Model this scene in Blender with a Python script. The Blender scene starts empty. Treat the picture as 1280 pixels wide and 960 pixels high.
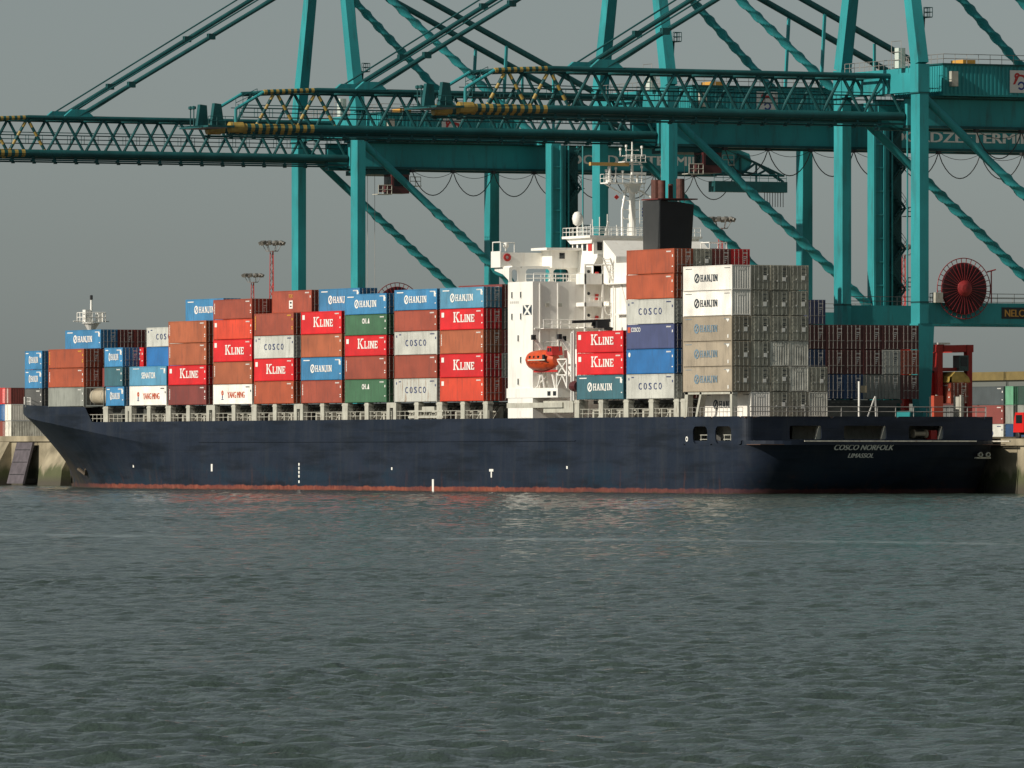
import bpy, bmesh, math, random
import numpy as np
from mathutils import Vector, Matrix
R = math.radians
random.seed(7); rng = np.random.default_rng(7)
scene = bpy.context.scene
COL = scene.collection

# ------------------------------------------------------------------ camera
# world: X runs aft along the quay, Y runs from the river to the land, Z up, water at 0
TH = R(26.01); CAM = Vector((847.5, -441.4, 4.44)); FPX = 10484.0
rt = Vector((math.sin(TH), math.cos(TH), 0)); fw = Vector((-math.cos(TH), math.sin(TH), 0)); up = Vector((0, 0, 1))
cd = bpy.data.cameras.new('camera'); cam = bpy.data.objects.new('camera', cd); COL.objects.link(cam)
m = Matrix((rt, up, -fw)).transposed().to_4x4(); m.translation = CAM; cam.matrix_world = m
cd.sensor_width = 36; cd.lens = FPX / 1280 * 36; cd.shift_y = 89 / 1280
cd.clip_start = 1; cd.clip_end = 30000
scene.camera = cam

# ------------------------------------------------------------------ light
SUN_EL, SUN_A = R(29.6), R(5.5)
w = bpy.data.worlds.new('World'); scene.world = w; w.use_nodes = True
nt = w.node_tree; nt.nodes.clear()
sky = nt.nodes.new('ShaderNodeTexSky'); sky.sky_type = 'NISHITA'; sky.sun_disc = False
sky.sun_elevation = SUN_EL; sky.sun_rotation = math.pi - SUN_A
sky.air_density = 1.0; sky.dust_density = 0.8; sky.ozone_density = 1.0; sky.altitude = 0
hs = nt.nodes.new('ShaderNodeHueSaturation'); hs.inputs['Saturation'].default_value = 0.25
tint = nt.nodes.new('ShaderNodeMix'); tint.data_type = 'RGBA'; tint.blend_type = 'MULTIPLY'; tint.inputs[0].default_value = 1
tint.inputs[7].default_value = (0.86, 0.965, 0.985, 1)
bg = nt.nodes.new('ShaderNodeBackground'); bg.inputs[1].default_value = 0.054
wo = nt.nodes.new('ShaderNodeOutputWorld')
nt.links.new(sky.outputs[0], hs.inputs['Color']); nt.links.new(hs.outputs[0], tint.inputs[6])
nt.links.new(tint.outputs[2], bg.inputs[0]); nt.links.new(bg.outputs[0], wo.inputs[0])
sd = bpy.data.lights.new('sun', 'SUN'); sd.energy = 4.2; sd.angle = R(0.5); sd.color = (1, 0.93, 0.82)
sun = bpy.data.objects.new('sun', sd); COL.objects.link(sun)
to_sun = Vector((math.sin(SUN_A) * math.cos(SUN_EL), -math.cos(SUN_A) * math.cos(SUN_EL), math.sin(SUN_EL)))
sun.rotation_euler = to_sun.to_track_quat('Z', 'Y').to_euler(); sun.location = (200, -300, 250)
scene.view_settings.view_transform = 'Standard'; scene.view_settings.look = 'None'
scene.view_settings.exposure = 0.0; scene.view_settings.gamma = 1
scene.view_settings.use_curve_mapping = False
scene.render.engine = 'CYCLES'
scene.render.resolution_x, scene.render.resolution_y = 1024, 768

# ------------------------------------------------------------------ materials
MATS = {}
def mat(name, col, rough=0.5, metal=0.0, var=0.0, vscale=0.6, dirt=None, damt=0.0, dscale=(0.5, 0.5, 0.12), rnd=0.0, spec=0.5, bump=0.0, bscale=8.0):
    """Painted surface: base colour, patchy fading (var), streaks of dirt or rust (dirt), change from object to object (rnd)."""
    if name in MATS: return MATS[name]
    M = bpy.data.materials.new(name); M.use_nodes = True; n = M.node_tree; L = n.links
    p = n.nodes['Principled BSDF']; p.inputs['Roughness'].default_value = rough; p.inputs['Metallic'].default_value = metal
    p.inputs['Specular IOR Level'].default_value = spec
    c4 = (*col, 1); p.inputs['Base Color'].default_value = c4; M.diffuse_color = c4
    out = None
    if var or damt or rnd or bump:
        tc = n.nodes.new('ShaderNodeTexCoord'); oi = n.nodes.new('ShaderNodeObjectInfo')
        ad = n.nodes.new('ShaderNodeVectorMath'); ad.operation = 'ADD'
        sc = n.nodes.new('ShaderNodeVectorMath'); sc.operation = 'SCALE'; sc.inputs[0].default_value = (37, 91, 53)
        L.new(oi.outputs['Random'], sc.inputs['Scale']); L.new(tc.outputs['Object'], ad.inputs[0]); L.new(sc.outputs[0], ad.inputs[1])
        rgb = n.nodes.new('ShaderNodeRGB'); rgb.outputs[0].default_value = c4; out = rgb.outputs[0]
        if var:
            ns = n.nodes.new('ShaderNodeTexNoise'); ns.inputs['Scale'].default_value = vscale; ns.inputs['Detail'].default_value = 5
            L.new(ad.outputs[0], ns.inputs['Vector'])
            mr = n.nodes.new('ShaderNodeMapRange'); mr.inputs[1].default_value = 0.3; mr.inputs[2].default_value = 0.7
            mr.inputs[3].default_value = 1 - var; mr.inputs[4].default_value = 1 + var
            L.new(ns.outputs['Fac'], mr.inputs[0])
            mu = n.nodes.new('ShaderNodeVectorMath'); mu.operation = 'SCALE'; L.new(out, mu.inputs[0]); L.new(mr.outputs[0], mu.inputs['Scale']); out = mu.outputs[0]
        if rnd:
            mr2 = n.nodes.new('ShaderNodeMapRange'); mr2.inputs[3].default_value = 1 - rnd; mr2.inputs[4].default_value = 1 + rnd
            L.new(oi.outputs['Random'], mr2.inputs[0])
            mu = n.nodes.new('ShaderNodeVectorMath'); mu.operation = 'SCALE'; L.new(out, mu.inputs[0]); L.new(mr2.outputs[0], mu.inputs['Scale']); out = mu.outputs[0]
        if damt:
            mp = n.nodes.new('ShaderNodeMapping'); mp.inputs['Scale'].default_value = dscale; L.new(ad.outputs[0], mp.inputs[0])
            n2 = n.nodes.new('ShaderNodeTexNoise'); n2.inputs['Scale'].default_value = 4.0; n2.inputs['Detail'].default_value = 6; n2.inputs['Roughness'].default_value = 0.65
            L.new(mp.outputs[0], n2.inputs['Vector'])
            m3 = n.nodes.new('ShaderNodeMapRange'); m3.inputs[1].default_value = 0.52; m3.inputs[2].default_value = 0.72; m3.inputs[4].default_value = damt
            L.new(n2.outputs['Fac'], m3.inputs[0])
            mx = n.nodes.new('ShaderNodeMix'); mx.data_type = 'RGBA'; mx.inputs[7].default_value = (*(dirt or (0.08, 0.05, 0.035)), 1)
            L.new(m3.outputs[0], mx.inputs[0]); L.new(out, mx.inputs[6]); out = mx.outputs[2]
        L.new(out, p.inputs['Base Color'])
        if bump:
            n3 = n.nodes.new('ShaderNodeTexNoise'); n3.inputs['Scale'].default_value = bscale; n3.inputs['Detail'].default_value = 4
            L.new(ad.outputs[0], n3.inputs['Vector']); b = n.nodes.new('ShaderNodeBump'); b.inputs['Strength'].default_value = bump; b.inputs['Distance'].default_value = 0.05
            L.new(n3.outputs['Fac'], b.inputs['Height']); L.new(b.outputs[0], p.inputs['Normal'])
    MATS[name] = M; return M

RUST = (0.10, 0.035, 0.015)
def paint(name, col, damt=0.35, dirt=None, var=0.12):
    return mat('paint_' + name, col, 0.5, var=var, vscale=0.35, dirt=dirt or tuple(0.4 * c + 0.02 for c in col), damt=damt, dscale=(0.6, 0.6, 0.09), rnd=0.10)
CC = dict(
    red=((0.62, 0.012, 0.016), 'bright red'), orangered=((0.62, 0.06, 0.025), 'orange red'), rust=((0.36, 0.075, 0.03), 'rust orange'),
    brown=((0.30, 0.062, 0.034), 'red brown'), orange=((0.36, 0.10, 0.042), 'faded orange brown'), maroon=((0.20, 0.042, 0.034), 'dark maroon'),
    blue=((0.045, 0.21, 0.40), 'sky blue'), royal=((0.02, 0.14, 0.36), 'strong blue'), navy=((0.06, 0.075, 0.17), 'slate blue'),
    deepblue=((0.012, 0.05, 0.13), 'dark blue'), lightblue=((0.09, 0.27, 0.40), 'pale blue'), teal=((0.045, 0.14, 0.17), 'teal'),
    grey=((0.50, 0.50, 0.45), 'light grey'), white=((0.86, 0.82, 0.74), 'white'), beige=((0.36, 0.30, 0.22), 'beige grey'),
    dull=((0.40, 0.37, 0.29), 'dirty grey'), dullwhite=((0.62, 0.60, 0.52), 'dirty white'), darkgrey=((0.10, 0.10, 0.095), 'dark grey'), green=((0.045, 0.125, 0.062), 'green'), darkgreen=((0.02, 0.055, 0.04), 'dark green'),
    oxblood=((0.10, 0.024, 0.022), 'dark oxblood'), slate=((0.06, 0.075, 0.08), 'slate grey'), mint=((0.11, 0.30, 0.18), 'mint green'), midgrey=((0.24, 0.25, 0.22), 'grey'))  # first entry is maroon with shade mixed into its colour
def cpaint(k):
    if k == 'rustygrey':
        return paint('rustygrey', CC['grey'][0], 0.95, (0.22, 0.10, 0.03), 0.1)
    if k in ('dull', 'dullwhite'): return mat('paint_' + k, CC[k][0], 0.55, var=0.3, vscale=0.9, dirt=(0.06, 0.042, 0.028), damt=0.85, dscale=(0.9, 0.9, 0.10), rnd=0.15)
    return paint(k, CC[k][0], 0.65 if k not in ('white', 'red') else 0.34, None, 0.18)
CC['rustygrey'] = (CC['grey'][0], 'rust-streaked light grey')
M_white = mat('ship_white', (0.86, 0.84, 0.78), 0.45, var=0.05, vscale=0.4, dirt=(0.35, 0.24, 0.14), damt=0.22, dscale=(0.4, 0.4, 0.05))
M_cream = mat('deck_cream', (0.46, 0.45, 0.38), 0.6, var=0.15, vscale=0.8, dirt=(0.16, 0.09, 0.05), damt=0.5, dscale=(1, 1, 0.3))
M_deck = mat('deck_paint', (0.10, 0.055, 0.04), 0.7, var=0.2)
M_coam = mat('coaming_paint', (0.07, 0.075, 0.065), 0.7, var=0.25, vscale=1.0, dirt=(0.05, 0.03, 0.02), damt=0.4)
M_dark = mat('dark_steel', (0.02, 0.02, 0.022), 0.6)
M_glass = mat('window_glass', (0.015, 0.02, 0.022), 0.08)
M_black = mat('funnel_black', (0.012, 0.012, 0.014), 0.5, var=0.2)
M_fgrey = mat('funnel_side', (0.035, 0.036, 0.036), 0.5, var=0.15)
M_pipe = mat('exhaust_rust', (0.11, 0.04, 0.028), 0.7, var=0.3, vscale=2, dirt=(0.02, 0.015, 0.012), damt=0.7)
M_orange = mat('lifeboat_orange', (0.58, 0.07, 0.015), 0.5, var=0.15, vscale=1.2, dirt=(.2, .05, .03), damt=.4)
M_lred = mat('safety_red', (0.5, 0.03, 0.025), 0.5)
M_yel = mat('safety_yellow', (0.36, 0.25, 0.06), 0.5, var=0.25, vscale=1.5)
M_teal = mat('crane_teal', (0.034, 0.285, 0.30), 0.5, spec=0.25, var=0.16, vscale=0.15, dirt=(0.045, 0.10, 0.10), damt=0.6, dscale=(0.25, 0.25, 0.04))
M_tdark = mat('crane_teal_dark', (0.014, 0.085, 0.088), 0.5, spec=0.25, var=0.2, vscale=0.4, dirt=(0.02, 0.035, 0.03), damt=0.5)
M_cable = mat('cable_black', (0.03, 0.03, 0.03), 0.6)
M_maroon = mat('cab_maroon', (0.085, 0.022, 0.022), 0.4, var=0.1)
M_reel = mat('reel_red', (0.24, 0.022, 0.026), 0.5, var=0.2)
M_reeld = mat('reel_cable', (0.045, 0.008, 0.012), 0.7, var=0.3)
M_rod = mat('galvanised', (0.30, 0.285, 0.26), 0.45, metal=0.3, var=0.2)
M_ltw = mat('letter_white', (0.82, 0.80, 0.74), 0.6, var=0.06, vscale=3)
M_ltd = mat('letter_dark', (0.03, 0.045, 0.06), 0.6)
M_ltn = mat('letter_navy', (0.04, 0.06, 0.16), 0.6)
M_ltf = mat('letter_faded', (0.16, 0.24, 0.30), 0.6, var=0.3, vscale=3)
M_ltr = mat('letter_red', (0.55, 0.10, 0.04), 0.6)
M_lty = mat('letter_yellow', (0.75, 0.42, 0.05), 0.6)
M_lto = mat('letter_orange', (0.62, 0.32, 0.06), 0.6)
M_conc = None

# ------------------------------------------------------------------ mesh builder
class MB:
    def __init__(s): s.v = []; s.f = []; s.mi = []; s.cur = 0; s.smooth = False
    def add(s, vs, fs):
        o = len(s.v); s.v += [tuple(v) for v in vs]; s.f += [tuple(i + o for i in f) for f in fs]; s.mi += [s.cur] * len(fs); return s
    def box(s, x0, x1, y0, y1, z0, z1):
        x0, x1 = min(x0, x1), max(x0, x1); y0, y1 = min(y0, y1), max(y0, y1); z0, z1 = min(z0, z1), max(z0, z1)
        return s.add([(x0, y0, z0), (x1, y0, z0), (x1, y1, z0), (x0, y1, z0), (x0, y0, z1), (x1, y0, z1), (x1, y1, z1), (x0, y1, z1)],
                     [(0, 3, 2, 1), (4, 5, 6, 7), (0, 1, 5, 4), (1, 2, 6, 5), (2, 3, 7, 6), (3, 0, 4, 7)])
    def frame_(s, p0, p1, upv=None):
        p0 = Vector(p0); p1 = Vector(p1); d = (p1 - p0).normalized()
        u = Vector(upv) if upv else (Vector((0, 0, 1)) if abs(d.z) < 0.95 else Vector((1, 0, 0)))
        a = d.cross(u).normalized(); b = a.cross(d).normalized(); return p0, p1, a, b
    def beam(s, p0, p1, w_, h_, w1=None, h1=None, upv=None):
        p0, p1, a, b = s.frame_(p0, p1, upv); w1 = w1 or w_; h1 = h1 or h_
        vs = [p0 + a * (i * w_ / 2) + b * (j * h_ / 2) for i, j in ((-1, -1), (1, -1), (1, 1), (-1, 1))] + \
             [p1 + a * (i * w1 / 2) + b * (j * h1 / 2) for i, j in ((-1, -1), (1, -1), (1, 1), (-1, 1))]
        return s.add(vs, [(0, 3, 2, 1), (4, 5, 6, 7), (0, 1, 5, 4), (1, 2, 6, 5), (2, 3, 7, 6), (3, 0, 4, 7)])
    def tube(s, p0, p1, r, n=8, r1=None, cap=True):
        p0, p1, a, b = s.frame_(p0, p1); r1 = r if r1 is None else r1
        vs = [p + a * (math.cos(2 * math.pi * k / n) * q) + b * (math.sin(2 * math.pi * k / n) * q) for p, q in ((p0, r), (p1, r1)) for k in range(n)]
        fs = [(k, (k + 1) % n, n + (k + 1) % n, n + k) for k in range(n)]
        if cap: fs += [tuple(range(n))[::-1], tuple(range(n, 2 * n))]
        return s.add(vs, fs)
    def path(s, pts, r, n=6):
        for a, b in zip(pts, pts[1:]): s.tube(a, b, r, n, cap=False)
        return s
    def strake(s, p0, p1, r, amp, start=0.0, turns=10, n=16, m_=200):
        """round bar with helical strakes wound round it from 'start' (0..1) onwards"""
        p0, p1, a, b = s.frame_(p0, p1); vs = []
        for i in range(m_ + 1):
            t = i / m_; c = p0.lerp(p1, t); g = min(1, max(0, (t - start) / 0.06)) if start > 0 else 1
            for k in range(n):
                an = 2 * math.pi * k / n
                q = r + amp * g * max(0, math.cos((an * 2 - turns * 2 * math.pi * t))) ** 2
                vs.append(c + a * math.cos(an) * q + b * math.sin(an) * q)
        fs = [(i * n + k, i * n + (k + 1) % n, (i + 1) * n + (k + 1) % n, (i + 1) * n + k) for i in range(m_) for k in range(n)]
        return s.add(vs, fs)
    def prism(s, poly, axis, a0, a1):
        """polygon (list of 2-D points) extruded along axis x, y or z from a0 to a1"""
        n = len(poly)
        def P(q, t): return {'x': (t, q[0], q[1]), 'y': (q[0], t, q[1]), 'z': (q[0], q[1], t)}[axis]
        vs = [P(q, a0) for q in poly] + [P(q, a1) for q in poly]
        return s.add(vs, [tuple(range(n))[::-1], tuple(range(n, 2 * n))] + [(k, (k + 1) % n, n + (k + 1) % n, n + k) for k in range(n)])
    def lathe(s, c, prof, n=16, axis='z'):
        vs = []; c = Vector(c)
        for r, h in prof:
            for k in range(n):
                an = 2 * math.pi * k / n; q = (r * math.cos(an), r * math.sin(an))
                vs.append(c + (Vector((q[0], q[1], h)) if axis == 'z' else Vector((q[0], h, q[1])) if axis == 'y' else Vector((h, q[0], q[1]))))
        fs = [(i * n + k, i * n + (k + 1) % n, (i + 1) * n + (k + 1) % n, (i + 1) * n + k) for i in range(len(prof) - 1) for k in range(n)]
        return s.add(vs, fs)
    def holed(s, plane, at, thick, cell, hole, r, n=5):
        """wall cell (u0,u1,z0,z1) with a round-cornered opening (u0,u1,z0,z1); plane 'y' = wall across Y at X=at, 'x' = wall along X at Y=at"""
        u0, u1, z0, z1 = hole; U0, U1, Z0, Z1 = cell; pts = []
        for cx, cz, a0 in ((u1 - r, z1 - r, 0), (u0 + r, z1 - r, 90), (u0 + r, z0 + r, 180), (u1 - r, z0 + r, 270)):
            for k in range(n + 1):
                a = R(a0 + 90 * k / n); pts.append((cx + r * math.cos(a), cz + r * math.sin(a)))
        mu, mz = (u0 + u1) / 2, (z0 + z1) / 2; out = []
        for i, (u, z) in enumerate(pts):
            q = i // (n + 1); k = i % (n + 1)
            cu, cz = ((U1, Z1), (U0, Z1), (U0, Z0), (U1, Z0))[q]
            # walk along the two sides next to this corner
            if k * 2 < n: t = 1 - k * 2 / n; e = ((U1, z1 - r), (u0 + r, Z1), (U0, z0 + r), (u1 - r, Z0))[q]
            else: t = k * 2 / n - 1; e = ((u1 - r, Z1), (U0, z1 - r), (u0 + r, Z0), (U1, z0 + r))[q]
            out.append((cu + (e[0] - cu) * t, cz + (e[1] - cz) * t))
        N = len(pts)
        def P(u, z, d): return (at + d, u, z) if plane == 'y' else (u, at + d, z)
        vs = [P(*p, 0) for p in pts] + [P(*p, 0) for p in out] + [P(*p, thick) for p in pts] + [P(*p, thick) for p in out]
        fs = []
        for k in range(N):
            j = (k + 1) % N
            fs += [(k, N + k, N + j, j), (2 * N + k, 2 * N + j, 3 * N + j, 3 * N + k), (k, j, 2 * N + j, 2 * N + k), (N + k, 3 * N + k, 3 * N + j, N + j)]
        return s.add(vs, fs)
    def mesh(s, name, off=(0, 0, 0), smooth=False):
        me = bpy.data.meshes.new(name); o = Vector(off)
        me.from_pydata([tuple(Vector(v) - o) for v in s.v], [], s.f)
        bm = bmesh.new(); bm.from_mesh(me); bmesh.ops.recalc_face_normals(bm, faces=bm.faces); bm.to_mesh(me); bm.free()
        me.polygons.foreach_set('material_index', s.mi)
        if smooth or s.smooth:
            me.polygons.foreach_set('use_smooth', [True] * len(me.polygons)); me.set_sharp_from_angle(angle=R(40))
        me.update(); return me
    def build(s, name, m_, parent=None, off=(0, 0, 0), label=None, smooth=False):
        me = s.mesh(name, off, smooth)
        for q in (m_ if isinstance(m_, (list, tuple)) else [m_]): me.materials.append(q)
        return link(name, me, parent, label)
def link(name, me, parent=None, label=None):
    o = bpy.data.objects.new(name, me); COL.objects.link(o)
    if parent: o.parent = parent
    if label: o['label'] = label
    return o
def tag(o, label=None, cat=None, group=None, kind=None):
    if label: o['label'] = label
    if cat: o['category'] = cat
    if group: o['group'] = group
    if kind: o['kind'] = kind
    return o
def empty(name, loc=(0, 0, 0), rz=0):
    o = bpy.data.objects.new(name, None); COL.objects.link(o); o.location = loc; o.rotation_euler = (0, 0, rz); o.empty_display_size = 0.5; return o
def rail_mb(mb, pts, h=1.05, bars=(0.5, 1.0), gap=1.5, r=0.035):
    for a, b in zip(pts, pts[1:]):
        a = Vector(a); b = Vector(b); n = max(1, int((b - a).length / gap))
        for k in range(n + 1): q = a.lerp(b, k / n); mb.tube(q, q + Vector((0, 0, h)), r, 4)
        for z in bars: mb.tube(a + Vector((0, 0, z * h)), b + Vector((0, 0, z * h)), r, 4)
    return mb

# ------------------------------------------------------------------ lettering
FCACHE = {}
def font_tris(txt):
    if txt in FCACHE: return FCACHE[txt]
    c = bpy.data.curves.new('lettering', 'FONT'); c.body = txt; c.size = 1; c.offset = 0.0; c.resolution_u = 3; c.space_character = 1.0
    ob = bpy.data.objects.new('lettering', c); COL.objects.link(ob)
    dg = bpy.context.evaluated_depsgraph_get(); me = bpy.data.meshes.new_from_object(ob.evaluated_get(dg))
    vs = [(v.co.x, v.co.y) for v in me.vertices]; fs = [tuple(p.vertices) for p in me.polygons]
    bpy.data.objects.remove(ob); bpy.data.curves.remove(c); bpy.data.meshes.remove(me)
    x0 = min(v[0] for v in vs); y0 = min(v[1] for v in vs); y1 = max(v[1] for v in vs); h = y1 - y0
    vs = [((v[0] - x0) / h, (v[1] - y0) / h) for v in vs]
    FCACHE[txt] = (vs, fs, max(v[0] for v in vs) + .1); return FCACHE[txt]
def slab(ch):
    """heavy slab-serif capitals as convex pieces in a box one unit high; returns pieces, width"""
    s, t = 0.20, 0.11
    def rc(x0, x1, z0, z1): return [(x0, z0), (x1, z0), (x1, z1), (x0, z1)]
    def stem(x, z0=0, z1=1, b=0.09): return [rc(x, x + s, z0, z1), rc(x - b, x + s + b, z0, z0 + t), rc(x - b, x + s + b, z1 - t, z1)]
    if ch == 'K': return stem(.1) + [[(.3, .38), (.42, .50), (.92, 1), (.66, 1)], [(.36, .56), (.50, .62), (1.02, 0), (.74, 0)], rc(.56, 1.04, .9, 1), rc(.64, 1.1, 0, .1)], 1.12
    if ch == 'L': return stem(.08) + [rc(.28, .74, 0, .13), rc(.62, .74, .13, .34)], .82
    if ch == 'I': return stem(.1), .42
    if ch == 'N': return stem(.08, b=.07) + stem(.66, b=.07) + [[(.12, 1), (.34, 1), (.84, 0), (.64, 0)]], .98
    if ch == 'E': return stem(.08) + [rc(.28, .72, 0, .13), rc(.28, .72, .87, 1), rc(.28, .56, .44, .57), rc(.60, .72, .13, .3), rc(.60, .72, .7, .87)], .82
    if ch == 'H': return stem(.08) + stem(.62) + [rc(.28, .62, .43, .57)], .95
    if ch == 'A': return [[(.06, 0), (.22, 0), (.52, 1), (.36, 1)], [(.62, 0), (.84, 0), (.60, 1), (.38, 1)], rc(.2, .7, .28, .4), rc(-.02, .3, 0, .1), rc(.54, .94, 0, .1)], .98
    if ch == 'J': return [rc(.34, .54, .1, 1), rc(.24, .64, .89, 1), rc(.1, .5, -.08, .08), rc(.04, .2, 0, .26)], .72
    return [], 0.5
def ring(cx, cz, r0, r1, n=20, a0=0, a1=360):
    return [[(cx + r0 * math.cos(R(a)), cz + r0 * math.sin(R(a))), (cx + r1 * math.cos(R(a)), cz + r1 * math.sin(R(a))),
             (cx + r1 * math.cos(R(b)), cz + r1 * math.sin(R(b))), (cx + r0 * math.cos(R(b)), cz + r0 * math.sin(R(b)))]
            for a, b in ((a0 + (a1 - a0) * k / n, a0 + (a1 - a0) * (k + 1) / n) for k in range(n))]
class LB(MB):
    """flat print in the plane Y=y (u = X) or in the plane X=x (u = Y)"""
    def __init__(s, plane='x', at=-0.006): MB.__init__(s); s.plane = plane; s.at = at
    def pt(s, u, z, e=0): return (u, s.at - e, z) if s.plane == 'x' else (s.at + e, u, z)
    def polys(s, ps, u0=0, z0=0, k=1.0, kx=None):
        for i, p in enumerate(ps): s.at += (-.0004 if s.plane == 'x' else .0004) * (1 if i else 0); s.add([s.pt(u0 + q[0] * (kx or k), z0 + q[1] * k) for q in p], [tuple(range(len(p)))])
        return s
    def rect(s, u0, u1, z0, z1): return s.polys([[(u0, z0), (u1, z0), (u1, z1), (u0, z1)]])
    def text(s, txt, u, z, h, width=None, align='c', slant=0.0):
        vs, fs, w_ = font_tris(txt); kx = (width / w_) if width else h
        u0 = u - (w_ * kx / 2 if align == 'c' else 0)
        for e in (0, 1, 2): s.add([s.pt(u0 + (a + .05 * e) * kx + slant * b * h, z + b * h, .002 * e) for a, b in vs], fs)   # heavier strokes
        return s
    def slabtext(s, txt, u0, z, h, kx=1.0, first=None):
        x = u0
        for i, ch in enumerate(txt):
            if ch == ' ': x += 0.25 * h; continue
            hh = first if (first and i == 0) else h
            ps, w_ = slab(ch); s.polys(ps, x, z, hh, hh * kx); x += w_ * hh * kx + 0.03 * h
        return x

# ------------------------------------------------------------------ shipping containers
HC, ST, CW = 2.896, 2.591, 2.438
def corr(mb, along, a0, a1, at, z0, z1, depth, sgn):
    """corrugated sheet: along 'x' at Y=at, or along 'y' at X=at"""
    pitch = 0.278; n = int((a1 - a0) / pitch); pitch = (a1 - a0) / n; pr = []
    for k in range(n):
        b = a0 + k * pitch; pr += [(b, 0), (b + .26 * pitch, 0), (b + .5 * pitch, depth), (b + .76 * pitch, depth)]
    pr.append((a1, 0)); N = len(pr)
    P = (lambda a, d, z: (a, at + sgn * d, z)) if along == 'x' else (lambda a, d, z: (at + sgn * d, a, z))
    mb.add([P(a, d, z0) for a, d in pr] + [P(a, d, z1) for a, d in pr], [(k, k + 1, N + k + 1, N + k) for k in range(N - 1)])
CM = {}
def container_meshes(L, h):
    key = (L, h)
    if key in CM: return CM[key]
    b = MB(); g = 0.012; p = 0.13
    for x in (0, -L):
        sx = -1 if x == 0 else 1
        for y0, y1 in ((0, p), (CW - p, CW)):
            b.box(x, x + sx * 0.16, y0, y1, 0, h - g)
    for y0, y1 in ((0.004, 0.09), (CW - 0.09, CW - 0.004)):
        b.box(-L + .16, -.16, y0, y1, 0.06, 0.2); b.box(-L + .16, -.16, y0, y1, h - g - 0.09, h - g - .004)
    for x0, x1 in ((-L + .004, -L + .1), (-.1, -.004)):
        b.box(x0, x1, p, CW - p, 0.06, 0.2); b.box(x0, x1, p, CW - p, h - g - 0.12, h - g - .004)
    corr(b, 'x', -L + .16, -.16, 0.012, 0.2, h - .1, 0.036, 1); corr(b, 'x', -L + .16, -.16, CW - 0.012, 0.2, h - .1, 0.036, -1)
    corr(b, 'y', p, CW - p, -L + 0.015, 0.2, h - .13, 0.04, 1)
    b.add([(-L + .1, .05, h - .035), (-.1, .05, h - .035), (-.1, CW - .05, h - .035), (-L + .1, CW - .05, h - .035)], [(0, 1, 2, 3)])
    b.add([(-L + .1, .05, .12), (-.1, .05, .12), (-.1, CW - .05, .12), (-L + .1, CW - .05, .12)], [(0, 1, 2, 3)])
    body = b.mesh('container_body')
    d = MB(); wdt = CW / 2 - p - 0.01; d.box(-.06, -.03, 0, wdt, 0.21, h - .14)
    for k in range(5):
        z = 0.21 + (h - .5) * (k + .15) / 5 + .1; d.box(-.03, -.012, .06, wdt - .06, z, z + (h - .5) / 5 * .55)
    door = d.mesh('door')
    r = MB(); r.tube((0.018, 0, .1), (0.018, 0, h - .06), 0.028, 6)
    for z in (.16, .34 * h, .66 * h, h - .2): r.box(-.012, .05, -.07, .07, z - .05, z + .05)
    r.box(.03, .055, -.02, .36, .36 * h - .03, .36 * h + .03)
    rod = r.mesh('lock_rod')
    e = MB(); corr(e, 'y', p, CW - p, -0.015, 0.2, h - .13, 0.04, -1); e.box(-.02, -.008, CW / 2 - .5, CW / 2 + .5, h - .6, h - .35)
    endp = e.mesh('end_panel')
    for me in (body, door, rod, endp): me.materials.append(None)
    CM[key] = (body, door, rod, endp, wdt); return CM[key]
MARK = {}
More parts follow.
